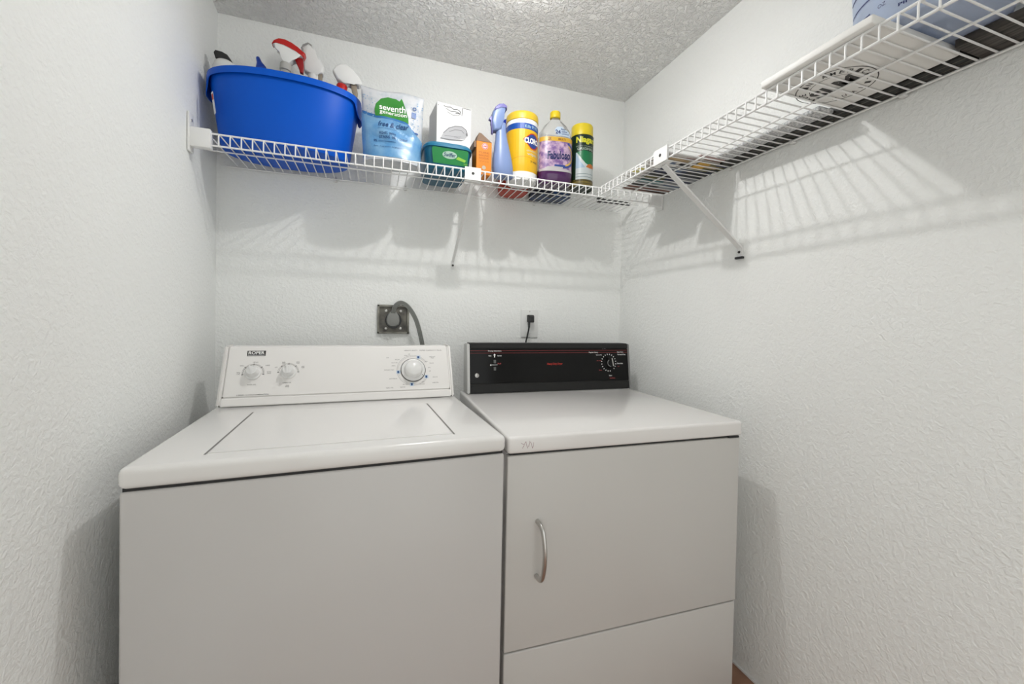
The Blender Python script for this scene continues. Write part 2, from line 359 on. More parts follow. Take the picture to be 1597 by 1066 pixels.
# ------------------------------------------------------------------ dryer
dr = thing('clothes_dryer', 'white clothes dryer with a black control panel and a curved steel door handle', 'dryer', (0.9103, -0.8721, 0), -0.0211)
ZT, ZB = 0.8896, 0.8441
bm = bm_new(); add_box(bm, 0.004, WD-0.004, 0.028, 0.725, 0.012, 0.842, 0.004); obj('cabinet', bm, ENAMEL_D, dr)
bm = bm_new(); add_box(bm, 0.010, WD-0.010, 0.012, 0.035, 0.03, 0.8435); obj('front_recess', bm, GAP, dr, smooth=False)
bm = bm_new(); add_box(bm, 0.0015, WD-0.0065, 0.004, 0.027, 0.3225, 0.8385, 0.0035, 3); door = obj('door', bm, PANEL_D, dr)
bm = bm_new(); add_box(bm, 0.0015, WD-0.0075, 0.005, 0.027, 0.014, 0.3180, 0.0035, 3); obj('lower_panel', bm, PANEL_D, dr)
bm = bm_new(); add_box(bm, 0, WD, 0, 0.73, ZB, ZT, 0.009, 4); dt = obj('top_panel', bm, ENAMEL_D, dr)
bm = bm_new(); add_box(bm, WD-0.05, WD-0.012, 0.002, 0.02, 0.8385, 0.8445, 0.001); obj('top_hinge', bm, BLACKPL, dr)
for x in (0.06, WD-0.06):
    for y in (0.08, 0.67):
        bm = bm_new(); add_lathe(bm, [(0.02, 0.0), (0.022, 0.004), (0.014, 0.013)], x, y, 12); obj('levelling_foot', bm, GAP, dr)
# pull handle
bm = bm_new(); hx = 0.0872
pth = smooth_path([(hx, 0.004, 0.660), (hx+0.001, -0.020, 0.657), (hx+0.004, -0.033, 0.640), (hx+0.006, -0.040, 0.587), (hx+0.004, -0.033, 0.534), (hx+0.001, -0.020, 0.517), (hx, 0.004, 0.514)], 6)
add_tube(bm, pth, 0.0068, 14, flat=(0.85, 1.0)); hd = obj('door_handle', bm, CHROME, door)
# console
DY0, DZ0, DY1, DZ1 = 0.6258, ZT, 0.6548, 1.0954
DSL = math.hypot(DY1-DY0, DZ1-DZ0); dey, dez = (DY1-DY0)/DSL, (DZ1-DZ0)/DSL
def DC(u, v, l): return (u, DY0+dey*v-dez*l, DZ0+dez*v+dey*l)
def dslope(bm, x0, x1, v0, v1, lift, yb=0.715, bev=0.003, back=True):
    a, b = DC(0, v0, lift), DC(0, v1, lift)
    prof = [(a[1], a[2]), (b[1], b[2]), (yb, b[2]), (yb, a[2])]
    A = [bm.verts.new((x0, y, z)) for y, z in prof]; B = [bm.verts.new((x1, y, z)) for y, z in prof]
    fs = [bm.faces.new(A), bm.faces.new(list(reversed(B)))]+[bm.faces.new((A[i], B[i], B[(i+1) % 4], A[(i+1) % 4])) for i in range(4)]
    if bev: bmesh.ops.bevel(bm, geom=list({e for f in fs for e in f.edges}), offset=bev, segments=2, affect='EDGES')
TRIM = mat('console_trim', (0.60, 0.60, 0.585), 0.35, var=0.02)
bm = bm_new(); dslope(bm, 0.014, 0.0255, 0.001, DSL-0.004, 0.004, bev=0.003); obj('console_end_cap', bm, TRIM, dr)
bm = bm_new(); dslope(bm, 0.765, 0.7735, 0.001, DSL-0.003, 0.003, bev=0.003); obj('console_end_cap', bm, mat('cap_dark', (0.25, 0.25, 0.245), 0.4), dr)
bm = bm_new(); dslope(bm, 0.0255, 0.765, 0.012, DSL, -0.004, bev=0.002); dcon = obj('console_body', bm, DKGREY, dr)
bm = bm_new(); dslope(bm, 0.0265, 0.764, DSL*0.885, DSL*0.995, 0.004, yb=0.70, bev=0.003); obj('console_hood', bm, DKGREY, dr)
bm = bm_new(); dslope(bm, 0.0265, 0.764, DSL*0.01, DSL*0.19, 0.004, yb=0.70, bev=0.003); obj('console_sill', bm, DKGREY, dr)
bm = bm_new(); dslope(bm, 0.0268, 0.7638, DSL*0.20, DSL*0.875, 0.0, yb=0.68, bev=0.001); pan = obj('black_panel', bm, BLACKGL, dr)
for v_ in (0.795, 0.842): Print().rect(0.028, DSL*v_, 0.762, DSL*(v_+0.008)).put('red_stripe', mat('stripe_red', S(120, 40, 38), 0.5), pan, DC, 0.0005)
Print().text('Heavy Duty Dryer', 0.3636, DSL*0.535, 0.4360, DSL*0.59, shear=0.15, bold=0.01).put('red_lettering', mat('red_text', S(205, 52, 40), 0.5), pan, DC, 0.0005)
pr = Print()
DKX, DKV = 0.6640, 0.578*DSL
def dw(pr, t, x, v, h, k=0.60):
    pr.text(t, x-len(t)*h*k/2, v-h/2, x+len(t)*h*k/2, v+h/2, bold=0.012)
dw(pr, 'Drying Selections', 0.131, DSL*0.838, 0.0060, 0.56)
dw(pr, 'Heat', 0.110, DSL*0.745, 0.0050); dw(pr, 'Normal', 0.151, DSL*0.745, 0.0050)
pr.poly([(0.130, DSL*0.785), (0.124, DSL*0.755), (0.128, DSL*0.755), (0.128, DSL*0.71), (0.132, DSL*0.71), (0.132, DSL*0.755), (0.136, DSL*0.755)])
pr.ell(0.113, DSL*0.560, 0.0028).rect(0.116, DSL*0.558, 0.142, DSL*0.566)
dw(pr, 'Drying Time and Fabric', DKX+0.002, DSL*0.895-0.0, 0.0062, 0.56)
dw(pr, 'Regular Heavy', DKX-0.075, DSL*0.800, 0.0062, 0.56); dw(pr, 'Optimum Dry', DKX-0.048, DSL*0.745, 0.0055, 0.5)
dw(pr, 'Easy Care', DKX+0.062, DSL*0.805, 0.0062, 0.56); dw(pr, 'Permanent Press', DKX+0.068, DSL*0.755, 0.0055, 0.5)
dw(pr, 'Dewrinkle', DKX+0.058, DSL*0.560, 0.0058, 0.56); dw(pr, 'Start', DKX+0.006, DSL*0.30, 0.0060, 0.5)
for i in range(20):
    a = math.radians(18*i+9)
    if abs(a-math.radians(297)) < 0.05: continue
    pr.line([(DKX+0.0335*math.cos(a), DKV+0.0335*math.sin(a)*1.05), (DKX+0.0385*math.cos(a), DKV+0.0385*math.sin(a)*1.05)], 0.0030)
pr.put('white_lettering', WHITEINK, pan, DC, 0.0006)
pr = Print(); dw(pr, 'More Dry', DKX-0.048, DSL*0.62, 0.0048); dw(pr, 'Timed', DKX-0.045, DSL*0.42, 0.0048); dw(pr, 'Cool Down', DKX+0.015, DSL*0.245, 0.0050); dw(pr, 'Low', DKX+0.05, DSL*0.50, 0.0048); dw(pr, 'Fluff', 0.150, DSL*0.585, 0.0050)
pr.put('pink_lettering', mat('pink_ink', S(190, 80, 80), 0.5), pan, DC, 0.0006)
for v in (0.627, 0.485):
    bm = bm_new(); rr = [[DC(0.130+x, DSL*v+y, l) for x, y in ((-0.0048, -0.007), (0.0048, -0.007), (0.0048, 0.007), (-0.0048, 0.007))] for l in (0.0002, 0.005)]
    add_loft(bm, rr); obj('slide_switch', bm, mat('switch_grey', S(95, 98, 96), 0.4), dr)
b_ = face_knob('round_badge', pan, DC, 0.0547, DSL*0.359, [(0.0085, 0.0003), (0.0085, 0.0012), (0.0078, 0.0016)], CHROME)
Print().text('GE', 0.0508, DSL*0.359-0.0035, 0.0586, DSL*0.359+0.0035, shear=0.2).arc(0.0547, DSL*0.359, 0.0066, 0.0007, n=24).put('badge_lettering', DARKINK, b_, DC, 0.0019)
kn = face_knob('timer_knob', dr, DC, DKX, DKV, [(0.0300, 0.0002), (0.0300, 0.004), (0.026, 0.0055)], BLACKGL, 40)
a = 0.16
bm = bm_new(); sq = [(-0.0125, -0.024), (0.0125, -0.024), (0.0135, 0.0), (0.0125, 0.024), (-0.0125, 0.024), (-0.0135, 0.0)]
rr = [[DC(DKX+s*(x*math.cos(a)-y*math.sin(a)), DKV+s*(x*math.sin(a)+y*math.cos(a)), l) for x, y in sq] for s, l in ((1, 0.005), (1, 0.02), (0.85, 0.024))]
add_loft(bm, rr); obj('knob_grip', bm, BLACKGL, kn)
pq = Print(); R_ = lambda x, y: (DKX+x*math.cos(a)-y*math.sin(a), DKV+x*math.sin(a)+y*math.cos(a))
pq.poly([R_(0.005, -0.018), R_(0.0095, -0.018), R_(0.0095, 0.018), R_(0.005, 0.018)]).put('knob_bar', CHROME, kn, DC, 0.0245)
pq = Print(); pq.arc(DKX-0.004, DKV-0.002, 0.015, 0.0025, 120, 275, 20).put('knob_highlight_ring', mat('knob_highlight_grey', S(150, 150, 150), 0.3, metal=0.5), kn, DC, 0.0248)  # grey arc is a highlight painted on the knob
# scuffs on the top
pr = Print()
for x0, z0, x1, z1 in ((0.040, 0.858, 0.049, 0.876), (0.049, 0.876, 0.054, 0.858), (0.062, 0.874, 0.068, 0.857), (0.068, 0.857, 0.071, 0.872), (0.057, 0.861, 0.060, 0.877), (0.036, 0.872, 0.044, 0.868)):
    pr.line([(x0, z0), (x1, z1)], 0.0013)
pr.put('scuff_mark', mat('scuff', S(172, 146, 150), 0.6), dt, on_front(0.0), 0.0004)

# ------------------------------------------------------------------ outlets and cords on the back wall
GALV = speckle_mat('galvanised_steel', S(112, 110, 102), S(150, 148, 138), 26, 0.35, 0.65, 0.5)
ob = thing('dryer_outlet', 'square grey metal high voltage outlet box with screws on the back wall', 'outlet', (0.657, 0, 1.1855))
bm = bm_new(); hw, hh = 0.066, 0.062
for x0, x1, z0, z1 in ((-hw, -hw+0.008, -hh, hh), (hw-0.008, hw, -hh, hh), (-hw, hw, -hh, -hh+0.008), (-hw, hw, hh-0.008, hh)): add_box(bm, x0, x1, -0.012, -0.0003, z0, z1, 0.001)
obj('box_rim', bm, GALV, ob)
bm = bm_new(); add_box(bm, -hw+0.007, hw-0.007, -0.004, -0.0003, -hh+0.007, hh-0.007); obj('cover_plate', bm, speckle_mat('dull_steel', S(82, 80, 75), S(120, 117, 108), 30, 0.35, 0.65, 0.6), ob)
bm = bm_new(); n = 28
add_loft(bm, [[(0.034*math.cos(2*PI*i/n), y, 0.036*math.sin(2*PI*i/n)-0.004) for i in range(n)] for y in (-0.004, -0.011)]); obj('receptacle', bm, BLACKPL, ob)
for sx in (-1, 1):
    for sz in (-1, 1):
        bm = bm_new(); add_loft(bm, [[(sx*0.030+r*math.cos(2*PI*i/12), y, sz*0.038-0.002+r*math.sin(2*PI*i/12)) for i in range(12)] for r, y in ((0.006, -0.004), (0.006, -0.007), (0.003, -0.0085))])
        obj('screw', bm, CHROME, ob)
CORD = mat('grey_cord', S(120, 122, 118), 0.5)
cp = thing('dryer_power_cord', 'thick grey three strand power cord arching down behind the washer', 'cord', (0.657, 0, 1.1855))
bm = bm_new()
add_loft(bm, [[(s*0.027*math.copysign(abs(math.cos(2*PI*i/24))**0.8, math.cos(2*PI*i/24))*(1-0.18*math.sin(2*PI*i/24))-0.002, y, s*0.034*math.sin(2*PI*i/24)+0.002) for i in range(24)] for s, y in ((1, -0.0112), (1.0, -0.03), (0.9, -0.042), (0.5, -0.047))])
obj('plug', bm, mat('grey_plug', S(132, 133, 130), 0.5), cp)
def lp_(u, v, y): q = at(u, v, y); return (q.x-0.657, y, q.z-1.1855)
path = smooth_path([lp_(613, 490, -0.040), lp_(616, 478, -0.050), lp_(624, 472, -0.055), lp_(634, 476, -0.056), lp_(644, 489, -0.056), lp_(652, 508, -0.056), lp_(660, 545, -0.056), lp_(666, 600, -0.056)], 6)
bm = bm_new()
for off in (-0.0058, 0.0, 0.0058):
    q = []
    for i, c in enumerate(path):
        t = (path[min(i+1, len(path)-1)]-path[max(i-1, 0)]).normalized(); nn = Vector((t.z, 0, -t.x)).normalized()
        q.append(c+nn*off)
    add_tube(bm, q, 0.0036, 8)
obj('flat_cable', bm, CORD, cp)
q0 = at(812, 480, 0); q1 = at(838, 528, 0); ocx, ocz = (q0.x+q1.x)/2, (q0.z+q1.z)/2
wo = thing('wall_outlet', 'white duplex wall outlet plate behind the dryer panel', 'outlet', (ocx, 0, ocz))
bm = bm_new(); add_box(bm, -0.044, 0.044, -0.006, -0.0003, -0.068, 0.068, 0.003, 3); obj('cover_plate', bm, WHITEPL, wo)
for s in (-1, 1):
    bm = bm_new(); add_loft(bm, [ [(x, y, z+s*0.026) for x, y_, z in ring(0, 0, 0, 0.02, 0.02, 20, 3) for y in (yy,) for z in (y_,)] for yy in (-0.006, -0.008)]); obj('socket_face', bm, WHITEPL, wo)
bm = bm_new(); add_loft(bm, [[(0.0035*math.cos(2*PI*i/10), y, 0.0035*math.sin(2*PI*i/10)+0.058) for i in range(10)] for y in (-0.006, -0.0075)]); obj('screw', bm, CHROME, wo)
bc = thing('power_cord', 'thin black power cord plugged into the white wall outlet', 'cord', (ocx, 0, ocz))
bm = bm_new(); add_loft(bm, [[(sx*sgx, y, zc+sz*sgz) for sgx, sgz in ((-1, -1), (1, -1), (1, 1), (-1, 1))] for y, sx, sz, zc in ((-0.0085, 0.015, 0.017, 0.024), (-0.022, 0.016, 0.018, 0.024), (-0.034, 0.014, 0.015, 0.020), (-0.038, 0.008, 0.009, 0.016))])
bmesh.ops.bevel(bm, geom=bm.edges[:], offset=0.002, segments=2, affect='EDGES'); obj('plug', bm, BLACKPL, bc)
def lo_(u, v, y): q = at(u, v, y); return (q.x-ocx, y, q.z-ocz)
bm = bm_new(); add_tube(bm, smooth_path([lo_(825.5, 500, -0.034), lo_(824.8, 511, -0.038), lo_(822.5, 523, -0.036), lo_(820, 535, -0.034), lo_(818, 565, -0.034)], 6), [0.0075]+[0.006]*5+[0.004]*19, 8); obj('cable', bm, BLACKPL, bc)

# ------------------------------------------------------------------ wire shelves
ZS = 1.7625                                             # centre of the cross wires
RW, RC = 0.0030, 0.0021
def wire_shelf(name, label, x0, x1, depth, lip, spacing, first, loc, rz):
    """local x along the wall, y from the lip (0) to the wall (depth)"""
    t = thing(name, label, 'shelf', loc, rz)
    bm = bm_new(); add_tube(bm, [(x0, 0, 0), (x1, 0, 0)], RW, 8); obj('front_top_rail', bm, WIRE, t)
    bm = bm_new(); add_tube(bm, [(x0, -0.002, -lip), (x1, -0.002, -lip)], RW, 8); obj('front_bottom_rail', bm, WIRE, t)
    bm = bm_new(); add_tube(bm, [(x0, depth*0.46, -0.0045), (x1, depth*0.46, -0.0045)], RW*0.9, 8); obj('middle_rod', bm, WIRE, t)
    bm = bm_new(); add_tube(bm, [(x0, depth-0.012, -0.0045), (x1, depth-0.012, -0.0045)], RW*0.9, 8); obj('back_rod', bm, WIRE, t)
    bm = bm_new(); x = first
    while x < x1-0.004:
        add_tube(bm, [(x, depth-0.006, 0.0), (x, 0.006, 0.0), (x, -0.003, -0.0015), (x, -0.0055, -0.008), (x, -0.0055, -lip-0.002)], RC, 6)
        x += spacing
    obj('cross_wires', bm, WIRE, t)
    return t
SD, RD = 0.3151, 0.3196
ls = wire_shelf('wire_shelf', 'long white wire shelf on the back wall holding the blue tub', 0.028, W-0.022, SD, 0.0375, 0.0311, 0.0740, (0, -SD, ZS), 0)
Y_R0, Y_R1 = -0.335, -2.30
# right shelf: local +x runs towards the camera, local +y towards the right wall
rs = wire_shelf('wire_shelf', 'white wire shelf on the right wall holding the white board and papers', 0.0, 1.96, RD, 0.0325, 0.0295, 0.012, (W-RD, Y_R0, ZS-0.002), -PI/2)

def end_bracket(label, side, y):
    # side = +1: on the left wall (grows towards +x), -1: on the right wall
    xw = KL*(-y)+0.0005 if side > 0 else W-0.0005
    t = thing('shelf_end_bracket', label, 'bracket', (xw, y, ZS-0.02), 0, 'shelf end brackets')
    a = lambda x0, x1: (min(side*x0, side*x1), max(side*x0, side*x1))
    bm = bm_new(); add_box(bm, *a(0.0015, 0.008), -0.016, 0.02, -0.045, 0.075, 0.002); obj('wall_flange', bm, WHITEPL, t)
    bm = bm_new(); add_box(bm, *a(0.006, 0.062), -0.014, 0.012, -0.03, 0.030, 0.003); obj('rail_socket', bm, WHITEPL, t)
    bm = bm_new(); add_loft(bm, [[(side*x, 0.0+r*math.cos(2*PI*i/10), 0.052+r*math.sin(2*PI*i/10)) for i in range(10)] for x, r in ((0.007, 0.005), (0.0105, 0.004))]); obj('screw', bm, CHROME, t)
end_bracket('white plastic shelf end bracket on the left wall', 1, -SD)
end_bracket('cream plastic shelf end bracket on the right wall under the corner', -1, -SD)

def brace(label, top, foot, n, wide, rel=0.30):
    """support brace from the lip plate at 'top' down to the wall at 'foot'; n = horizontal unit vector from lip to wall, s sideways"""
    t = thing('shelf_support_brace', label, 'bracket', foot, 0, 'shelf support braces')
    n = Vector(n); s = Vector((-n.y, n.x, 0)); up = Vector((0, 0, 1)); T = Vector(top)-Vector(foot)
    def P(a, b, c): return tuple(T+n*a+s*b+up*c)
    bm = bm_new(); add_loft(bm, [[P(-0.013, b, c) for b, c in ((-wide, -0.042), (wide, -0.042), (wide, 0.006), (-wide, 0.006))], [P(-0.0085, b, c) for b, c in ((-wide, -0.042), (wide, -0.042), (wide, 0.006), (-wide, 0.006))]])
    add_loft(bm, [[P(-0.0085, b, c) for b, c in ((-wide, -0.046), (wide, -0.046), (wide, -0.0425), (-wide, -0.0425))], [P(0.012, b, c) for b, c in ((-wide, -0.046), (wide, -0.046), (wide, -0.0425), (-wide, -0.0425))]])
    obj('lip_plate', bm, WHITEPL, t)
    bm = bm_new(); add_loft(bm, [[P(a, 0.0055*math.cos(2*PI*i/12), -0.017+0.0055*math.sin(2*PI*i/12)) for i in range(12)] for a in (-0.0132, -0.0138)]); obj('plate_hole', bm, DARKINK, t)
    # strut
    A = T+up*(-0.047)+n*0.002; B = n*(-0.006)+up*0.004
    d = (B-A).normalized(); v = s.cross(d).normalized(); sw = wide*rel
    bm = bm_new()
    add_loft(bm, [[tuple(q+s*(i*sw)+v*(j*0.003)) for i, j in ((-1, -1), (1, -1), (1, 1), (-1, 1))] for q in (A, B)])
    add_loft(bm, [[tuple(n*(-0.0075)+s*(i*sw)+up*z) for i, z in ((-1, -0.030), (1, -0.030), (1, 0.008), (-1, 0.008))], [tuple(n*(-0.0006)+s*(i*sw)+up*z) for i, z in ((-1, -0.030), (1, -0.030), (1, 0.008), (-1, 0.008))]])
    obj('strut', bm, WHITEPL, t)
    bm = bm_new()
    add_loft(bm, [[tuple(n*a+s*(r*math.cos(2*PI*i/10))+up*(-0.012+r*math.sin(2*PI*i/10))) for i in range(10)] for a, r in ((-0.0076, 0.005), (-0.0105, 0.004))]); obj('screw', bm, DARKINK, t)
    return t
br = brace('white shelf support brace under the back wall shelf', (0.927, -SD, ZS), (0.912, 0, 1.447), (0, 1, 0), 0.031, 0.17)
br2 = brace('white shelf support brace with a black foot on the right wall', (W-RD, -0.730, ZS-0.002), (W, -0.752, 1.458), (1, 0, 0), 0.034)
bm = bm_new(); add_box(bm, -0.012, -0.0006, -0.016, 0.016, -0.036, -0.028, 0.002); obj('foot_cap', bm, BLACKPL, br2)
for i, (x, y) in enumerate(((0.42, 0), (0.70, 0), (1.30, 0), (W, -0.70), (W, -0.94), (W, -1.22))):
    b = (x-0.0, y) ; lab = ['%s white wall clip holding the back rod of the back shelf' % k for k in ('leftmost', 'middle', 'rightmost')]+['%s white wall clip holding the back rod of the right shelf' % k for k in ('farthest', 'middle', 'nearest')]
    t = thing('wall_clip', lab[i], 'clip', (x, y, ZS), 0 if y == 0 else -PI/2, 'shelf wall clips')
    bm = bm_new(); add_box(bm, -0.006, 0.006, -0.018, -0.0005, -0.014, -0.0005-0.0075, 0.001); add_box(bm, -0.005, 0.005, -0.004, -0.0005, -0.014, 0.010, 0.001); obj('hook', bm, WHITEPL, t)
    bm = bm_new(); add_loft(bm, [[(r*math.cos(2*PI*k/8), yy, 0.003+r*math.sin(2*PI*k/8)) for k in range(8)] for yy, r in ((-0.0041, 0.003), (-0.0055, 0.002))]); obj('nail', bm, CHROME, t)

# ------------------------------------------------------------------ things on the back shelf
_S = S
def S(r, g, b, k=0.72): return tuple(x*k for x in _S(r, g, b))      # photo colour -> paint reflectance
ZI = ZS+RC+0.0006                                       # everything stands on the cross wires
def pz(u, v, y): q = at(u, v, y); return (q.x, q.z)
def outline(pts, y, ox, oz): return [(pz(u, v, y)[0]-ox, pz(u, v, y)[1]-oz) for u, v in pts]

# blue tub
TUBX, TUBY = 0.2735, -0.1600
tub = thing('plastic_tub', 'big blue plastic tub full of cleaning bottles on the back shelf', 'tub', (TUBX, TUBY, ZI))
BLUE = mat('blue_tub_plastic', S(0, 100, 228), 0.45, var=0.02, spec=0.25)
bm = bm_new()
prof = [(0.0, 0.190, 0.116), (0.002, 0.203, 0.127), (0.012, 0.208, 0.131), (0.20, 0.237, 0.135), (0.232, 0.240, 0.136), (0.232, 0.246, 0.142), (0.241, 0.248, 0.143), (0.241, 0.238, 0.133), (0.20, 0.233, 0.131), (0.012, 0.203, 0.127), (0.006, 0.19, 0.116)]
add_loft(bm, [ring(0, 0, z, rx, ry, 72, 2.25) for z, rx, ry in prof]); tb = obj('tub_body', bm, BLUE, tub, angle=50)
bm = bm_new(); n = 72; RR = []
for (dz, g, k) in ((0.2405, 0.0, 0), (0.240, 0.0075, 0), (0.232, 0.009, 0), (0.0, 0.0100, 1), (0.0, 0.0078, 1), (0.232, 0.0065, 0)):
    r_ = []
    for i in range(n):
        th = 2*PI*i/n; c = abs(math.cos(th)); dp = 0.022+0.046*min(1, max(0, (c-0.90)/0.05))
        p = ring(0, 0, 0, 0.240+g, 0.136+g*0.9, n, 2.25)[i]
        r_.append((p[0], p[1], (0.240-dp) if k else dz))
    RR.append(r_)
add_loft(bm, RR, cap0=False, cap1=False); bm.normal_update(); obj('tub_rim', bm, BLUE, tub, angle=50)
tubend = lambda u, v, l: (-(0.2075+(v-0.012)*0.152+l)*(1-abs(u/0.19)**2.25)**(1/2.25), u, v)
Print().rect(-0.105, 0.085, -0.088, 0.155).put('side_sticker', WHITEPL, tb, tubend, 0.003, 0.012)
Print().rect(-0.103, 0.130, -0.092, 0.148).put('sticker_print', REDINK, tb, tubend, 0.0038, 0.012)

# bottles standing in the tub
def bottle(name, label, cat, cx, cy, prof, m, sy=1.0, group=None, z0=None, part='bottle_body', n=28):
    t = thing(name, label, cat, (cx, cy, (ZI+0.0065) if z0 is None else z0), 0, group)
    bm = bm_new(); add_lathe(bm, prof, 0, 0, n, sy); b = obj(part, bm, m, t); return t, b
HAZE = mat('hazy_white_plastic', (0.74, 0.74, 0.72), 0.35, var=0.01)
TZ = ZI+0.0065
q = at(345, 112, -0.16); ztop = at(345, 92, -0.16).z-TZ
c0 = pz(349, 100, -0.16)
ztop = at(345, 95, -0.16).z-TZ; xt = at(346, 95, -0.16).x
t = thing('cleaner_bottle', 'hazy white bottle with a black cap leaning at the left end of the blue tub', 'bottle', (0.132, -0.16, TZ)); DXB = xt+0.008-0.132
bm = bm_new(); add_loft(bm, [ring(DXB*z/ztop, 0, z, r_, r_*0.9, 28) for r_, z in ((0.033, 0), (0.036, 0.004), (0.040, ztop*0.6), (0.041, ztop-0.050), (0.039, ztop-0.024), (0.032, ztop-0.008), (0.022, ztop), (0.015, ztop+0.001))]); obj('bottle_body', bm, HAZE, t)
bm = bm_new(); zc = ztop+0.0012
add_prism(bm, [(DXB+x, zc+z) for x, z in ((-0.024, 0), (0.020, -0.001), (0.022, 0.004), (0.012, 0.018), (-0.004, 0.025), (-0.024, 0.027), (-0.029, 0.018))], -0.015, 0.015, 0.004)
obj('flip_cap', bm, mat('smoky_black_plastic', S(48, 48, 48), 0.4, var=0.3, vscale=90), t)
# blue dropper spout bottle
zs = at(405, 106, -0.125).z-TZ; xs = at(401, 106, -0.125).x
t, _ = bottle('glue_bottle', 'white bottle with a pointed bright blue spout in the blue tub', 'bottle', xs+0.010, -0.115, [(0.017, 0), (0.019, 0.004), (0.019, zs-0.04), (0.018, zs-0.014), (0.013, zs-0.004), (0.012, zs)], HAZE)
bm = bm_new(); add_lathe(bm, [(0.0205, 0), (0.0205, 0.010), (0.017, 0.016), (0.0175, 0.020), (0.011, 0.034), (0.0085, 0.040), (0.0062, 0.055), (0.0045, 0.058)], 0, 0, 20)
bmesh.ops.transform(bm, matrix=Matrix.Translation((0.006, 0, zs-0.012)) @ Matrix.Rotation(-0.30, 4, 'Y'), verts=bm.verts); obj('spout_cap', bm, mat('bright_blue_plastic', S(20, 78, 200), 0.35), t)

def trigger_sprayer(label, y, base_x, head, lever, neck, hmat, lmat, cmat, bmat, extra=None, th=0.030, br_=0.030):
    """head / lever: outlines measured in the photo, given their real thickness; neck = (u, v) of the collar"""
    nx, nz = pz(neck[0], neck[1], y)
    t = thing('trigger_spray_bottle', label, 'spray bottle', (base_x, y, TZ), 0, 'trigger spray bottles in the tub')
    zt = nz-TZ; dx = nx-base_x
    bm = bm_new(); rings = []
    for k, r in ((0, br_-0.003), (0.01, br_), (0.62, br_), (0.80, br_*0.80), (0.92, 0.018), (1.0, 0.0145)):
        rings.append(ring(dx*k, 0, zt*k, r, r*0.85, 24))
    add_loft(bm, rings); obj('bottle_body', bm, bmat, t)
    bm = bm_new(); ax = Vector((dx, 0, zt)).normalized(); c = Vector((dx, 0, zt))
    add_lathe(bm, [(0.018, -0.016), (0.0195, -0.014), (0.0195, 0.006), (0.017, 0.010)], 0, 0, 24)
    bmesh.ops.transform(bm, matrix=Matrix.Translation(c) @ Vector((0, 0, 1)).rotation_difference(ax).to_matrix().to_4x4(), verts=bm.verts); obj('collar', bm, cmat, t)
    bm = bm_new(); add_prism(bm, outline(head, y, base_x, TZ), -th/2, th/2, 0.007, 4); h = obj('spray_head', bm, hmat, t, angle=60)
    bm = bm_new(); add_prism(bm, outline(lever, y, base_x, TZ), -th*0.27, th*0.27, 0.003); obj('trigger', bm, lmat, t, angle=60)
    return t, h
YS = -0.175
REDPL = mat('red_plastic', S(215, 35, 32), 0.35)
BEIGEPL = mat('beige_plastic', S(176, 162, 142), 0.5)
CLEAR = mat('clear_smoky_plastic', (0.80, 0.79, 0.76), 0.15, trans=0.55)
t, h = trigger_sprayer('red topped white trigger sprayer on a clear bottle in the blue tub', YS, 0.232,
    [(426, 71), (432, 67), (441, 66), (455, 71), (466, 80), (475, 89), (473, 93), (462, 92), (456, 98), (449, 106), (440, 102), (444, 95), (440, 83), (433, 76)],
    [(459, 92), (465, 90), (473, 93), (474, 105), (473, 116), (468, 114), (466, 103), (463, 97)], (446, 104), WHITEPL, mat('dark_red_plastic', S(165, 18, 22), 0.35), mat('clear_collar', S(205, 203, 198), 0.4), CLEAR)
bm = bm_new(); add_prism(bm, outline([(425, 71), (428, 66), (436, 63), (446, 65), (456, 70), (466, 78), (477, 87), (474, 93), (464, 85), (454, 77), (444, 72), (433, 71)], YS, 0.232, TZ), -0.0165, 0.0165, 0.005, 3); obj('red_cover', bm, REDPL, h, angle=60)
t, h = trigger_sprayer('white trigger sprayer with a silver nozzle and beige lever in the blue tub', -0.118, 0.340,
    [(471, 78), (482, 72), (487, 76), (490, 84), (500, 96), (506, 108), (504, 118), (496, 118), (486, 120), (475, 112), (474, 98), (478, 88)],
    [(496, 114), (500, 112), (503, 118), (502, 128), (498, 130), (495, 122)], (489, 121), WHITEPL, BEIGEPL, WHITEPL, HAZE, th=0.036, br_=0.030)
bm = bm_new(); add_prism(bm, outline([(470, 77), (473, 72), (481, 69), (487, 73), (488, 78), (481, 75), (476, 80)], -0.118, 0.340, TZ), -0.014, 0.014, 0.003); obj('nozzle', bm, CHROME, h)
t, h = trigger_sprayer('white trigger sprayer with a red collar at the right end of the blue tub', -0.15, 0.414,
    [(519, 112), (524, 106), (531, 102), (540, 103), (550, 112), (561, 124), (565, 134), (560, 137), (553, 133), (546, 131), (541, 136), (536, 132), (526, 126)],
    [(546, 129), (551, 127), (556, 134), (558, 146), (557, 154), (553, 155), (549, 143)], (533, 137), WHITEPL, BEIGEPL, REDPL, HAZE, th=0.034, br_=0.028)

# laundry pouch
PX, PY = 0.6360, -0.235
po = thing('laundry_pouch', 'white and light blue detergent pouch with a green leaf logo', 'pouch', (PX, PY, ZI))
PWD, PHT = 0.114, 0.276
def psurf(u, v, side):
    s_ = max(0.0, 1-abs(u/PWD)**2.6); k = min(1.0, max(0.0, v/PHT))
    wv = 1.0-0.03*math.sin(k*PI)-0.09*(1-k)**2
    th = (0.056*(1-k)**0.75*s_**0.6+0.003) * (1 if k < 0.97 else 0.5)
    th += 0.0035*math.sin(u*55+k*7)*math.sin(k*PI)*s_+0.003*math.sin(k*24+u*30)*s_*math.sin(k*PI)
    return Vector((u*wv, side*max(th, 0.0015), v))
bm = bm_new(); NU, NV = 28, 30
G = {}
for sd in (-1, 1):
    for i in range(NU+1):
        for j in range(NV+1):
            u = -PWD+2*PWD*i/NU; v = PHT*j/NV
            if j == NV: v += 0.004*math.sin(u*38)
            G[sd, i, j] = bm.verts.new(psurf(u, v, sd))
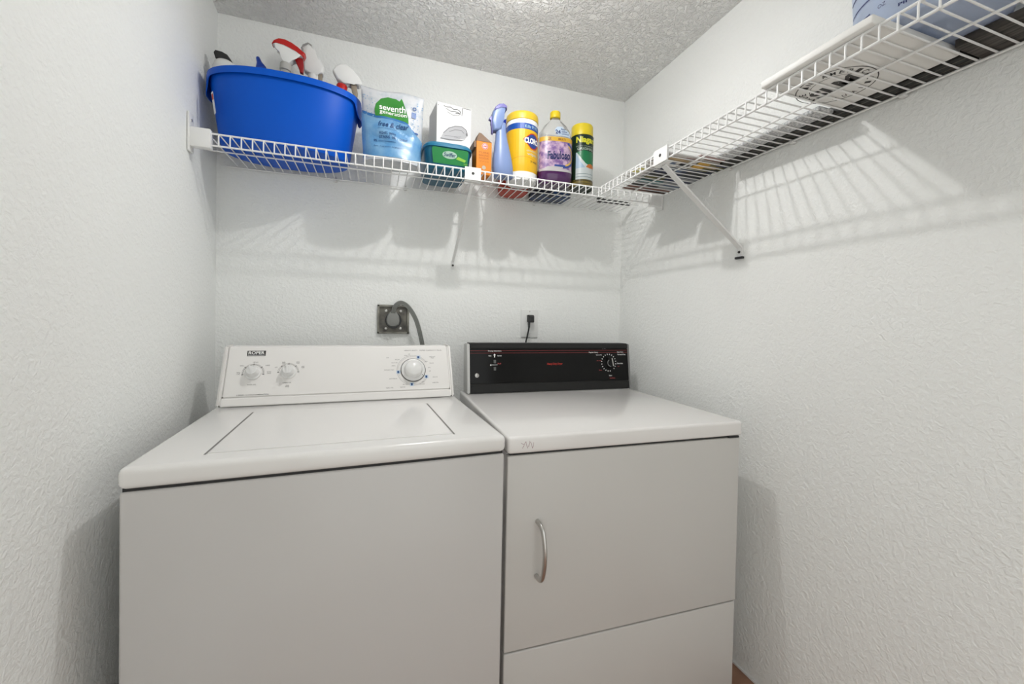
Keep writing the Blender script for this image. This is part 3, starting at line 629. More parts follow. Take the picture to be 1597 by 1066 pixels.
for sd in (-1, 1):
    for i in range(NU):
        for j in range(NV): bm.faces.new((G[sd, i, j], G[sd, i+1, j], G[sd, i+1, j+1], G[sd, i, j+1]))
edge = [(i, 0) for i in range(NU)]+[(NU, j) for j in range(NV)]+[(i, NV) for i in range(NU, 0, -1)]+[(0, j) for j in range(NV, 0, -1)]
for k, a_ in enumerate(edge):
    b2 = edge[(k+1) % len(edge)]; bm.faces.new((G[-1, a_[0], a_[1]], G[1, a_[0], a_[1]], G[1, b2[0], b2[1]], G[-1, b2[0], b2[1]]))
pb = obj('pouch_film', bm, speckle_mat('pouch_white', S(196, 206, 216), S(226, 228, 232), 40, 0.3, 0.55, 0.3), po, angle=70)
PF = lambda u, v, l: psurf(u, v, -1)+Vector((0, -l, 0))
bot = [(-0.112, 0.012), (0.112, 0.012), (0.116, 0.10), (0.085, 0.118), (0.05, 0.150), (0.0, 0.160), (-0.06, 0.160), (-0.09, 0.170), (-0.116, 0.180), (-0.117, 0.10)]
Print().poly(bot).put('blue_wave_print', speckle_mat('pouch_blue', S(92, 158, 214), S(138, 188, 228), 18, 0.35, 0.65, 0.3), pb, PF, 0.0012, 0.012)
Print().poly([(-0.114, 0.176), (-0.09, 0.166), (-0.06, 0.157), (0.0, 0.157), (0.05, 0.147), (0.085, 0.116), (0.085, 0.121), (0.05, 0.155), (0.0, 0.166), (-0.06, 0.167), (-0.09, 0.176), (-0.114, 0.187)]).put('wave_edge_print', mat('wave_blue', S(60, 128, 196), 0.3), pb, PF, 0.0018, 0.012)
Print().poly([(-0.066, 0.165), (-0.068, 0.19), (-0.062, 0.215), (-0.045, 0.236), (-0.02, 0.246), (0.01, 0.243), (0.022, 0.236), (0.030, 0.250), (0.036, 0.236), (0.046, 0.205), (0.056, 0.175), (0.058, 0.150), (0.04, 0.158), (0.01, 0.163), (-0.03, 0.164)]).put('green_leaf_print', mat('leaf_green', S(64, 150, 60), 0.3, var=0.15, vscale=20), pb, PF, 0.0024, 0.012)
Print().text('seventh', -0.051, 0.191, 0.045, 0.216, bold=0.015).text('generation', -0.050, 0.170, 0.050, 0.190, bold=0.01).put('brand_lettering', WHITEINK, pb, PF, 0.0034, 0.010)
pr = Print(); pr.text('free & clear', -0.056, 0.126, 0.058, 0.146, shear=0.25, bold=0.012).text('laundry detergent packs', -0.056, 0.116, 0.012, 0.121).text('FIGHTS  WITH', -0.052, 0.094, 0.010, 0.104, bold=0.015).text('STAINS  0%', -0.052, 0.080, 0.010, 0.090, bold=0.015).text('SCENT', 0.026, 0.080, 0.056, 0.088).text('0%', -0.072, 0.066, -0.060, 0.076, bold=0.02).rect(-0.056, 0.069, 0.010, 0.0705).text('dyes  fragrances  brighteners', -0.072, 0.046, 0.040, 0.053)
pr.put('blue_lettering', mat('pouch_text_blue', S(38, 82, 140), 0.4), pb, PF, 0.0034, 0.010)
pr = Print(); pr.rect(0.068, 0.180, 0.086, 0.202).arc(0.079, 0.218, 0.006, 0.003).rect(0.084, 0.118, 0.096, 0.124)
pr.put('side_mark_print', mat('side_mark_blue', S(72, 112, 176), 0.4), pb, PF, 0.0030, 0.010)
pr = Print(); rnd = random.Random(3)
for _ in range(70):
    u = rnd.choice((-1, 1))*rnd.uniform(0.062, 0.112); v = rnd.uniform(0.15 if u < 0 else 0.13, 0.245); r = rnd.uniform(0.001, 0.0028); pr.ell(u, v, r, r, 8)
pr.put('droplet_print', mat('droplet_blue', S(150, 186, 220), 0.3), pb, PF, 0.0020, 0.02)

# wipes tub, with the iron box standing on it
SWX, SWY = 0.842, -0.170
sw = thing('wipes_tub', 'teal wipes tub with a green label under the white iron box', 'tub', (SWX, SWY, ZI))
TEAL = mat('teal_plastic', S(14, 108, 140), 0.35)
bm = bm_new(); add_loft(bm, [ring(0, 0, z, rx, ry, 48, 5) for z, rx, ry in ((0, 0.081, 0.108), (0.003, 0.084, 0.111), (0.082, 0.093, 0.120), (0.084, 0.093, 0.120))]); stb = obj('tub_body', bm, TEAL, sw, angle=50)
bm = bm_new(); add_loft(bm, [ring(0, 0, z, rx, ry, 48, 5) for z, rx, ry in ((0.078, 0.094, 0.122), (0.079, 0.097, 0.125), (0.088, 0.097, 0.125), (0.090, 0.094, 0.121), (0.098, 0.090, 0.115), (0.100, 0.087, 0.111))]); obj('lid', bm, mat('teal_lid_plastic', S(28, 122, 160), 0.35), sw, angle=50)
SF = lambda u, v, l: (u, -(0.1113+(v-0.003)*0.1139)-l-0.0004, v)
Print().poly([(-0.060, 0.018), (0.070, 0.018), (0.074, 0.070), (0.069, 0.076), (-0.062, 0.076), (-0.066, 0.068)]).put('front_label', mat('label_green', S(10, 132, 62), 0.4, var=0.12, vscale=25), stb, SF, 0.0004)
Print().ell(0.002, 0.052, 0.028, 0.014).put('label_oval', mat('oval_grey', S(176, 206, 190), 0.4), stb, SF, 0.0009)
Print().text('Swiffer', -0.021, 0.045, 0.025, 0.060, shear=0.2, bold=0.02).put('brand_lettering', mat('swiffer_blue', S(32, 70, 110), 0.4), stb, SF, 0.0014)
Print().poly([(0.026, 0.040), (0.060, 0.032), (0.066, 0.040), (0.034, 0.050)]).text('WET', 0.056, 0.022, 0.076, 0.028).put('label_flash', mat('lime_ink', S(150, 206, 70), 0.4), stb, SF, 0.0012)

ib = thing('iron_box', 'tall white box printed with a grey steam iron, standing on the teal tub', 'box', (0.8680, -0.1450, ZI+0.1004), 0.10)
BOXW = mat('white_card', (0.70, 0.70, 0.69), 0.55, var=0.01)
HB = 0.187
bm = bm_new(); add_box(bm, -0.0715, 0.0715, -0.058, 0.080, 0, HB, 0.0012, 1); ibb = obj('carton', bm, BOXW, ib, smooth=False)
IF = on_front(-0.058)
GI = mat('iron_grey', S(128, 128, 130), 0.5); GL = mat('iron_light', S(190, 190, 193), 0.5)
Print().poly([(-0.054, 0.048), (-0.046, 0.066), (-0.030, 0.086), (-0.005, 0.102), (0.030, 0.108), (0.052, 0.096), (0.058, 0.076), (0.046, 0.062), (0.02, 0.054), (-0.02, 0.048)]).put('iron_picture', GL, ibb, IF, 0.0004)
Print().poly([(-0.056, 0.043), (-0.02, 0.043), (0.03, 0.049), (0.048, 0.060), (0.03, 0.054), (-0.02, 0.048), (-0.056, 0.048)]).line([(-0.044, 0.068), (-0.022, 0.092), (0.004, 0.104), (0.032, 0.108), (0.050, 0.098), (0.056, 0.080)], 0.003).line([(-0.020, 0.078), (0.004, 0.090), (0.030, 0.092), (0.042, 0.082)], 0.002).line([(-0.04, 0.058), (0.03, 0.066)], 0.0012).ell(0.053, 0.080, 0.004, 0.006).text('STEAM', 0.0, 0.058, 0.022, 0.062).put('iron_outline', GI, ibb, IF, 0.0008)
pr = Print(); pr.line([(-0.044, 0.176), (-0.030, 0.173), (-0.016, 0.176), (-0.004, 0.170), (0.012, 0.173), (0.026, 0.166), (0.022, 0.158), (0.004, 0.157)], 0.0026).line([(-0.036, 0.168), (-0.018, 0.160), (0.004, 0.163), (0.020, 0.160)], 0.002).line([(-0.030, 0.155), (-0.006, 0.146), (0.016, 0.150), (0.026, 0.158)], 0.0016).line([(0.033, 0.182), (0.033, 0.160), (0.030, 0.150)], 0.0022).line([(0.034, 0.183), (0.068, 0.183)], 0.002).ell(-0.066, 0.174, 0.002)
pr.put('logo_print', mat('logo_grey', S(70, 70, 72), 0.5), ibb, IF, 0.0006)
Print().text('steam iron', -0.036, 0.026, 0.036, 0.033).text('1200 watts  non stick', -0.036, 0.014, 0.036, 0.019).put('small_lettering', GL, ibb, IF, 0.0006)

# baking soda carton
ab = thing('baking_soda_box', 'small orange baking soda carton with its brown top flap open', 'box', (0.9800, -0.245, ZI), 0.02)
ORG = mat('orange_card', S(238, 142, 22), 0.55)
bm = bm_new(); add_box(bm, -0.030, 0.032, -0.030, 0.045, 0, 0.130, 0.001, 1); abb = obj('carton', bm, ORG, ab, smooth=False)
KRAFT = mat('kraft_card', S(138, 112, 92), 0.7, var=0.08)
bm = bm_new()
add_loft(bm, [[(-0.030, -0.030, 0.1305), (0.032, -0.030, 0.1305), (0.032, 0.045, 0.1305), (-0.030, 0.045, 0.1305)], [(-0.016, -0.012, 0.170), (-0.008, -0.012, 0.170), (-0.008, 0.040, 0.172), (-0.016, 0.040, 0.172)]]); obj('top_flap', bm, KRAFT, ab, smooth=False)
bm = bm_new(); add_box(bm, -0.040, -0.0305, -0.028, 0.043, 0.104, 0.129, 0.001, 1); obj('side_flap', bm, KRAFT, ab, smooth=False)
AF = on_front(-0.030)
Print().ell(0.004, 0.112, 0.0125).put('round_mark', mat('pink_white_ink', S(232, 214, 214), 0.5), abb, AF, 0.0004)
Print().arc(0.004, 0.112, 0.010, 0.0022).text('ARM', -0.002, 0.109, 0.010, 0.115, bold=0.03).put('round_mark_ring', REDINK, abb, AF, 0.0008)
pr = Print()
for i, s_ in enumerate(('PURE', 'BAKING', 'SODA')): pr.text(s_, -0.020, 0.083-i*0.011, 0.022, 0.090-i*0.011)
pr.text('NET WT 16 OZ', -0.018, 0.050, 0.020, 0.054).put('carton_lettering', mat('amber_ink', S(176, 96, 22), 0.5), abb, AF, 0.0005)
Print().ell(0.001, 0.028, 0.008).put('lower_mark', mat('lower_mark_grey', S(206, 190, 168), 0.5), abb, AF, 0.0005)

# lavender spray bottle with hooded head
FX, FY = 1.0640, -0.268
fb = thing('fabric_spray_bottle', 'pale lavender blue spray bottle with a hooded trigger head', 'spray bottle', (FX, FY, ZI))
LAV = mat('lavender_plastic', S(136, 158, 206), 0.35, var=0.03); LAVD = mat('violet_plastic', S(132, 128, 192), 0.35)
# body: an oval section that leans in from the foot to a slim neck
bm = bm_new()
dz0 = 0.0
rows = [(0, 0.038, 0.026), (0.004, 0.041, 0.029), (0.04, 0.042, 0.029), (0.075, 0.0385, 0.028), (0.11, 0.032, 0.025), (0.15, 0.0245, 0.021), (0.185, 0.0205, 0.019), (0.212, 0.0205, 0.019), (0.214, 0.0195, 0.018)]
add_loft(bm, [ring(-0.014*min(1, z/0.19), 0, z, a_, b2, 32, 2.4) for z, a_, b2 in rows]); obj('bottle_body', bm, LAV, fb, angle=60)
bm = bm_new(); hd_ = [(768, 205), (767, 190), (767, 178), (770, 171), (776, 166), (782, 165), (787, 168), (788, 173), (785, 180), (781, 188), (781, 205)]
add_prism(bm, outline(hd_, FY-0.004, FX, ZI), -0.022, 0.022, 0.009, 4); obj('spray_head', bm, LAV, fb, angle=70)
bm = bm_new(); add_prism(bm, outline([(769, 176), (771, 169), (777, 164.5), (784, 164), (789, 168), (789, 174), (786, 170), (780, 168), (774, 171)], FY-0.006, FX, ZI), -0.024, 0.024, 0.004, 3); obj('hood', bm, LAVD, fb, angle=70)
bm = bm_new(); add_prism(bm, outline([(768, 180), (763, 184), (762, 187), (766, 188), (766, 208), (768, 210), (769.5, 190)], FY, FX, ZI), -0.007, 0.007, 0.002, 2); obj('trigger', bm, LAVD, fb, angle=60)

# red tub of powder behind
rb = thing('powder_canister', 'red round canister with a blue top behind the lavender spray bottle', 'canister', (1.168, -0.080, ZI))
bm = bm_new(); add_lathe(bm, [(0.064, 0), (0.068, 0.003), (0.068, 0.252)], 0, 0, 36); obj('canister_body', bm, mat('canister_red', S(196, 62, 38), 0.45, var=0.08), rb)
bm = bm_new(); add_lathe(bm, [(0.0682, 0.2525), (0.0695, 0.254), (0.0695, 0.308), (0.066, 0.312)], 0, 0, 36); obj('canister_lid', bm, mat('canister_blue', S(28, 62, 188), 0.4), rb)

# yellow wipes canister
CLX, CLY, CR = 1.1580, -0.2200, 0.0670
cl = thing('wipes_canister', 'yellow disinfecting wipes canister with a yellow lid', 'canister', (CLX, CLY, ZI), -0.33)
bm = bm_new(); add_lathe(bm, [(0.050, 0.004), (0.055, 0.0), (0.0625, 0.002), (0.0640, 0.008), (0.0655, 0.03), (CR, 0.06), (CR, 0.24), (CR*0.985, 0.246)], 0, 0, 48); clb = obj('canister_body', bm, WHITEPL, cl)
bm = bm_new(); add_lathe(bm, [(CR*0.99, 0.2465), (CR*1.015, 0.248), (CR*1.015, 0.268), (CR*0.99, 0.276), (CR*0.93, 0.280), (0.001, 0.281)], 0, 0, 48); obj('lid', bm, mat('yellow_lid', S(246, 208, 62), 0.35), cl)
CF = on_cyl(CR)
YEL = mat('label_yellow', S(252, 196, 28), 0.4, var=0.03)
Print().rect(-0.19, 0.034, 0.19, 0.2085).put('yellow_label', YEL, clb, lambda u, v, l: on_cyl(CR-0.0019*max(0, (0.06-v)/0.03))(u, v, l), 0.0006, 0.012)
pr = Print(); N = 40
for i in range(N):
    u0, u1 = -0.19+0.38*i/N, -0.19+0.38*(i+1)/N; f_ = lambda u: 0.205-0.10*abs(u+0.03)**1.5
    pr.poly([(u0, f_(u0)), (u1, f_(u1)), (u1, f_(u1)+0.024), (u0, f_(u0)+0.024)])
pr.put('blue_band', mat('band_blue', S(26, 84, 178), 0.4), clb, CF, 0.0009)
Print().text('Kills 99.9%', 0.012, 0.2085, 0.076, 0.2215, bold=0.015).put('band_lettering', mat('pale_cyan_ink', S(186, 220, 232), 0.4), clb, CF, 0.0014)
logo = lambda k: [(0.036+k*x, 0.158+k*y) for x, y in ((-0.032, 0.004), (0.0, 0.030), (0.016, 0.034), (0.032, 0.030), (0.064, 0.004), (0.030, -0.030), (0.016, -0.034), (0.002, -0.030))]
Print().poly(logo(1.0)).put('logo_diamond', mat('logo_red', S(206, 62, 40), 0.4), clb, CF, 0.0012, 0.010)
Print().poly(logo(0.84)).put('logo_diamond_inner', mat('logo_blue', S(38, 70, 150), 0.4), clb, CF, 0.0017, 0.010)
Print().text('CLOROX', 0.010, 0.147, 0.092, 0.170, bold=0.035).put('brand_lettering', WHITEINK, clb, CF, 0.0024, 0.010)
Print().text('disinfecting', 0.020, 0.112, 0.085, 0.122, bold=0.01).text('wipes', 0.022, 0.096, 0.075, 0.110, bold=0.02).put('product_lettering', mat('grey_white_ink', S(222, 216, 190), 0.4), clb, CF, 0.0013, 0.012)
Print().text('75 WIPES', 0.038, 0.072, 0.075, 0.079, bold=0.02).put('count_lettering', DARKINK, clb, CF, 0.0013, 0.012)
pr = Print()
for v_ in (0.060, 0.052, 0.045): pr.rect(-0.020, v_, 0.030, v_+0.0012)
for k_ in range(20): pr.poly([(-0.05+0.006*k_, 0.080+0.012*math.sin(k_*0.16)), (-0.044+0.006*k_, 0.080+0.012*math.sin((k_+1)*0.16)), (-0.044+0.006*k_, 0.0815+0.012*math.sin((k_+1)*0.16)), (-0.05+0.006*k_, 0.0815+0.012*math.sin(k_*0.16))])
pr.put('amber_print', mat('amber_print_ink', S(232, 160, 30), 0.4), clb, CF, 0.0011)

# purple cleaner bottle
BX, BY = 1.2990, -0.2420
fa = thing('cleaner_bottle', 'clear bottle of purple floor cleaner with a yellow cap', 'bottle', (BX, BY, ZI), -0.16)
BP = [(0.002, 0.063, 0.036), (0.006, 0.070, 0.042), (0.05, 0.0735, 0.045), (0.15, 0.0735, 0.045), (0.19, 0.0720, 0.044), (0.225, 0.066, 0.040), (0.252, 0.050, 0.033), (0.272, 0.028, 0.024), (0.283, 0.0175, 0.0175), (0.298, 0.0165, 0.0165)]
GLASS = mat('clear_bottle_plastic', (0.86, 0.86, 0.85), 0.12, var=0, trans=0.85, ior=1.25)
bm = bm_new(); add_loft(bm, [ring(0, 0, z, a_, b2, 48, 2.8) for z, a_, b2 in BP]); fab = obj('bottle_body', bm, GLASS, fa, angle=60)
bm = bm_new(); add_loft(bm, [ring(0, 0, z, a_-0.003, b2-0.003, 48, 2.8) for z, a_, b2 in ((0.0015, 0.0665, 0.0395), (0.006, 0.0736, 0.0456), (0.05, 0.0771, 0.0486), (0.058, 0.0771, 0.0486))]); obj('purple_liquid', bm, mat('purple_cleaner', S(78, 28, 88), 0.15, var=0.05, coat=0.5), fa, angle=60)
bm = bm_new(); add_lathe(bm, [(0.0185, 0.286), (0.0225, 0.289), (0.0225, 0.312), (0.020, 0.316), (0.001, 0.317)], 0, 0, 28); obj('cap', bm, mat('cap_yellow', S(246, 214, 36), 0.35), fa)
def se(u, hx=0.0738, hy=0.0453, p=2.8): return hy*max(0, 1-min(1, abs(u)/hx)**p)**(1/p)
FF = lambda u, v, l: (u, -se(u)-l*1.0, v)
LILAC = speckle_mat('label_lilac', S(128, 96, 158), S(214, 184, 206), 55, 0.38, 0.62, 0.35)
Print().rect(-0.0715, 0.058, 0.0715, 0.190).put('front_label', LILAC, fab, FF, 0.0008, 0.006)
Print().rect(-0.0715, 0.176, 0.0715, 0.194).put('label_band', mat('band_ochre', S(226, 180, 62), 0.35), fab, FF, 0.0012, 0.006)
Print().rect(-0.0715, 0.052, 0.0715, 0.062).poly([(-0.05, 0.062), (0.02, 0.062), (0.045, 0.074), (-0.04, 0.070)]).put('label_foot', mat('foot_grey', S(200, 196, 196), 0.35), fab, FF, 0.0012, 0.006)
Print().arc(0.030, 0.122, 0.046, 0.007, -95, 70, 30, ry=0.052).poly([(-0.012, 0.072), (0.045, 0.070), (0.05, 0.079), (-0.01, 0.080)]).put('label_swoosh', mat('swoosh_blue', S(56, 78, 152), 0.35), fab, FF, 0.0016, 0.008)
Print().arc(0.030, 0.122, 0.0385, 0.006, -80, 60, 30, ry=0.044).put('label_swoosh_inner', mat('swoosh_gold', S(232, 190, 96), 0.35), fab, FF, 0.0017, 0.008)
Print().text('Fabuloso', -0.042, 0.102, 0.058, 0.136, shear=0.12, bold=0.03, rot=0.06).put('brand_lettering', mat('fab_navy', S(34, 44, 98), 0.35), fab, FF, 0.0022, 0.010)
Print().text('2X', -0.040, 0.179, -0.026, 0.191, bold=0.02).text('MULTI', 0.004, 0.181, 0.034, 0.189, bold=0.02).put('band_lettering', mat('maroon_ink', S(120, 50, 40), 0.4), fab, FF, 0.0018, 0.01)
def FU(u, v, l):
    k = [(z, a_, b2) for z, a_, b2 in BP]; 
    for (z0, a0, b0), (z1, a1, b1) in zip(k, k[1:]):
        if z0 <= v <= z1:
            f = (v-z0)/(z1-z0); return (u, -se(u, a0+(a1-a0)*f, b0+(b1-b0)*f)-l, v)
    return (u, -0.045-l, v)
Print().poly([(0.0, 0.203), (0.058, 0.199), (0.060, 0.212), (0.052, 0.224), (0.030, 0.232), (0.022, 0.243), (0.0, 0.240), (-0.012, 0.224)]).put('claim_sticker', mat('pale_blue_label', S(200, 218, 236), 0.35), fab, FU, 0.0008, 0.006)
Print().text('24', -0.008, 0.208, 0.014, 0.226, bold=0.03).text('hour', 0.016, 0.226, 0.036, 0.236, bold=0.02).text('odor', 0.018, 0.216, 0.044, 0.224, bold=0.02).text('control', 0.018, 0.207, 0.050, 0.214, bold=0.02).put('claim_lettering', mat('claim_navy', S(44, 62, 120), 0.4), fab, FU, 0.0014, 0.008)

# clear refill pack behind it
rp = thing('refill_pack', 'clear plastic refill pack with a dark blue foot behind the purple cleaner', 'pack', (1.352, -0.075, ZI))
bm = bm_new(); add_loft(bm, [[(x*s_, y*d_, z) for x, y in ((-1, -1), (1, -1), (1, 1), (-1, 1))] for z, s_, d_ in ((0.030, 0.086, 0.052), (0.12, 0.086, 0.044), (0.20, 0.084, 0.022), (0.275, 0.082, 0.004))])
bmesh.ops.bevel(bm, geom=bm.edges[:], offset=0.0015, segments=2, affect='EDGES'); obj('film', bm, mat('grey_clear_film', (0.62, 0.62, 0.60), 0.25, trans=0.45, var=0.05), rp, angle=40)
bm = bm_new(); add_box(bm, -0.085, 0.085, -0.052, 0.058, 0.0, 0.0295, 0.003); obj('foot', bm, speckle_mat('dark_blue_print', S(16, 24, 48), S(40, 86, 150), 22, 0.45, 0.62, 0.4, stretch=(1, 2, 1)), rp)

# starch can
NX, NY, NR = 1.4310, -0.2380, 0.0495
ni = thing('starch_spray_can', 'dark green spray starch can with a yellow cap', 'spray can', (NX, NY, ZI), -0.34)
bm = bm_new(); add_lathe(bm, [(0.040, 0.006), (0.046, 0.0), (0.0505, 0.001), (0.0512, 0.004), (NR, 0.008), (NR, 0.222), (0.0505, 0.226), (0.047, 0.2275)], 0, 0, 40); nib = obj('can_body', bm, mat('can_green', S(20, 46, 30), 0.3), ni)
bm = bm_new(); add_lathe(bm, [(0.0462, 0.2278), (0.0480, 0.229), (0.0470, 0.272), (0.0440, 0.2775), (0.001, 0.279)], 0, 0, 40); obj('cap', bm, mat('starch_cap_yellow', S(240, 214, 44), 0.35), ni)
NF = on_cyl(NR)
Print().rect(-0.15, 0.008, 0.15, 0.035).put('gold_band', mat('olive_gold', S(120, 104, 44), 0.4, var=0.2, vscale=40), nib, NF, 0.0005, 0.01)
Print().rect(-0.15, 0.029, 0.15, 0.032).rect(-0.15, 0.018, 0.15, 0.020).put('gold_band_line', mat('dark_olive', S(52, 46, 24), 0.4), nib, NF, 0.0008, 0.01)
Print().poly([(-0.032, 0.036), (0.06, 0.036), (0.06, 0.152), (0.0, 0.152), (-0.032, 0.150)]).put('pale_panel', mat('panel_pale', S(206, 214, 214), 0.35), nib, NF, 0.0006, 0.008)
Print().poly([(-0.032, 0.150), (-0.010, 0.110), (0.010, 0.086), (-0.032, 0.082)]).put('panel_blue', mat('panel_skyblue', S(168, 192, 214), 0.35), nib, NF, 0.0009, 0.008)
Print().poly([(-0.028, 0.152), (0.0, 0.158), (0.06, 0.154), (0.06, 0.098), (0.026, 0.096), (0.010, 0.104), (-0.006, 0.122)]).put('panel_green', mat('panel_emerald', S(22, 120, 72), 0.35), nib, NF, 0.0010, 0.008)
Print().poly([(0.012, 0.088), (0.022, 0.100), (0.036, 0.104), (0.06, 0.098), (0.06, 0.088), (0.03, 0.084)]).put('panel_orange', mat('panel_orange', S(214, 120, 44), 0.35), nib, NF, 0.0012, 0.008)
Print().text('Niagara', -0.032, 0.184, 0.066, 0.218, bold=0.04).put('brand_lettering', mat('lemon_ink', S(226, 222, 46), 0.35), nib, NF, 0.0008, 0.010)
Print().text('SPRAY STARCH', -0.032, 0.174, 0.046, 0.179).text('ORIGINAL', -0.026, 0.160, 0.050, 0.171, bold=0.02).put('product_lettering', mat('pale_green_ink', S(178, 196, 178), 0.35), nib, NF, 0.0008, 0.010)
Print().rect(-0.030, 0.058, 0.05, 0.060).rect(-0.030, 0.045, 0.05, 0.047).put('panel_lines', mat('panel_line_grey', S(120, 140, 140), 0.35), nib, NF, 0.0012, 0.01)

# dark rod in the corner of the back shelf
ro = thing('black_flashlight', 'slim black rod lying at the corner end of the back shelf', 'tool', (1.585, -0.115, ZI+0.0125))
bm = bm_new(); add_tube(bm, [(0, 0, 0), (0.03, 0.001, 0), (0.032, 0.001, 0), (0.15, 0.004, 0)], [0.0120, 0.0120, 0.0095, 0.0095], 16); obj('barrel', bm, BLACKPL, ro)
bm = bm_new(); add_tube(bm, [(0.1505, 0.004, 0), (0.182, 0.005, 0)], [0.0095, 0.0075], 16); obj('end_cap', bm, DKGREY, ro)

# ------------------------------------------------------------------ things on the right shelf
S = _S
ZR = ZS-0.002+RC+0.0006
# white board with printing underneath
bd = thing('white_board', 'white flat board with a round printed seal underneath, over the lip of the right shelf', 'board', (1.462, -1.105, ZR), 0.0)
bm = bm_new(); add_box(bm, 0, 0.275, -0.240, 0, 0, 0.018, 0.004, 3); bb = obj('board', bm, mat('board_white', (0.80, 0.79, 0.76), 0.5, var=0.02), bd)
def BU(u, v, l): return (0.152-v, -0.072-u, -l)                            # reading direction runs along the shelf, seen from below
pr = Print(); pr.arc(0, 0, 0.078, 0.0022, 0, 360, 60).arc(0, 0, 0.050, 0.0012, 20, 160, 30)
for i, ch in enumerate('MADE IN AMERICA'):
    if ch == ' ': continue
    a = math.radians(195-i*15); x, y = 0.064*math.cos(a), 0.064*math.sin(a); pr.text(ch, x-0.005, y-0.007, x+0.005, y+0.007, bold=0.01, rot=a-PI/2)
for i, ch in enumerate('QUALITY'):
    a = math.radians(235+i*18); x, y = 0.064*math.cos(a), 0.064*math.sin(a); pr.text(ch, x-0.0045, y-0.006, x+0.0045, y+0.006, bold=0.01, rot=a+PI/2)
pr.text('SLM', -0.052, -0.026, 0.044, 0.022, bold=0.03).put('seal_print', DARKINK, bb, BU, 0.0004)

# graduated pail
pa = thing('measuring_pail', 'pale blue translucent measuring pail with blue marks, standing on the white board', 'pail', (1.645, -1.335, ZR+0.0187))
PAIL = mat('pale_blue_translucent', (0.66, 0.75, 0.92), 0.3, var=0.03, trans=0.5)
bm = bm_new(); add_lathe(bm, [(0.05, 0.003), (0.055, 0.0), (0.110, 0.0), (0.116, 0.006), (0.128, 0.22), (0.130, 0.24), (0.126, 0.24), (0.112, 0.008), (0.055, 0.006)], 0, 0, 48); pab = obj('pail_body', bm, PAIL, pa, angle=50)
bm = bm_new(); add_loft(bm, [ring(0, 0, z, r, None, 48) for z, r in ((0.215, 0.130), (0.215, 0.136), (0.240, 0.139), (0.246, 0.136), (0.246, 0.128), (0.24, 0.128))], cap0=False, cap1=False); obj('pail_rim', bm, mat('dark_blue_plastic', S(24, 52, 110), 0.4), pa, angle=50)
PFN = lambda u, v, l: ((0.116+(v-0.006)*0.056+l)*math.cos(u), (0.116+(v-0.006)*0.056+l)*math.sin(u), v)
pr = Print()
for i in range(7):
    v_ = 0.048+0.030*i; a0, a1 = math.radians(128), math.radians(161)
    pr.poly([(a0, v_), (a1, v_-0.002), (a1, v_+0.001), (a0, v_+0.003)])
pr.put('measure_marks', NAVY, pab, PFN, 0.0006, 0.06)
pr = Print(); pr.text('PINTS', math.radians(186), 0.026, math.radians(204), 0.032, bold=0.02).text('OZ', math.radians(169), 0.045, math.radians(176), 0.052)
pr.put('measure_lettering', NAVY, pab, PFN, 0.0006, 0.06)

# long black slatted bar, wooden plank, speckled strip
kb = thing('black_slat_bar', 'long black ridged bar along the wall at the back of the right shelf', 'bar', (1.752, -0.690, ZR))
bm = bm_new(); add_box(bm, -0.0075, 0.0425, -0.66, 0, 0, 0.022, 0.003); kbb = obj('bar', bm, mat('bar_black', (0.016, 0.016, 0.014), 0.5, var=0.3, vscale=30), kb)
for x in (0.006, 0.026):
    bm = bm_new(); add_box(bm, x-0.0012, x+0.0012, -0.655, -0.005, -0.0004, 0.0004); obj('ridge', bm, mat('bar_ridge', S(92, 88, 78), 0.5), kbb, smooth=False)
pk = thing('wooden_plank', 'grey brown weathered wooden plank at the near end of the right shelf', 'plank', (1.728, -1.353, ZR))
bm = bm_new(); add_box(bm, -0.030, 0.066, -0.30, 0, 0, 0.018, 0.002); obj('plank', bm, speckle_mat('weathered_wood', S(34, 31, 27), S(92, 86, 80), 22, 0.35, 0.68, 0.7, stretch=(6, 0.5, 1), distort=0.4), pk)
gs = thing('speckled_strip', 'grey speckled padded strip beside the long black bar', 'strip', (1.7150, -0.735, ZR))
bm = bm_new(); add_box(bm, -0.029, 0.028, -0.355, 0, 0, 0.012, 0.005, 3); obj('pad', bm, speckle_mat('grey_speckle', S(156, 158, 160), S(212, 212, 212), 160, 0.38, 0.6, 0.9, bump=0.2), gs)
# leather strap with a ring
st = thing('leather_strap', 'brown leather strap with a dark ring on the wooden plank', 'strap', (1.712, -1.445, ZR+0.0185))
LEA = mat('brown_leather', S(92, 52, 34), 0.5, var=0.15, vscale=40)
bm = bm_new(); add_tube(bm, smooth_path([(0.062, 0.012, 0.006), (0.045, 0.004, 0.010), (0.034, -0.016, 0.024), (0.030, -0.034, 0.046), (0.026, -0.046, 0.075), (0.024, -0.05, 0.105)], 6), 0.010, 10, flat=(1.0, 0.4)); obj('strap', bm, LEA, st)
bm = bm_new(); add_tube(bm, [(0.046+0.022*math.cos(2*PI*i/28), 0.022+0.022*math.sin(2*PI*i/28), 0.006+0.004*math.sin(2*PI*i/28)) for i in range(29)], 0.0035, 8); obj('ring', bm, mat('dark_ring_metal', S(44, 36, 32), 0.4, metal=0.6), st)

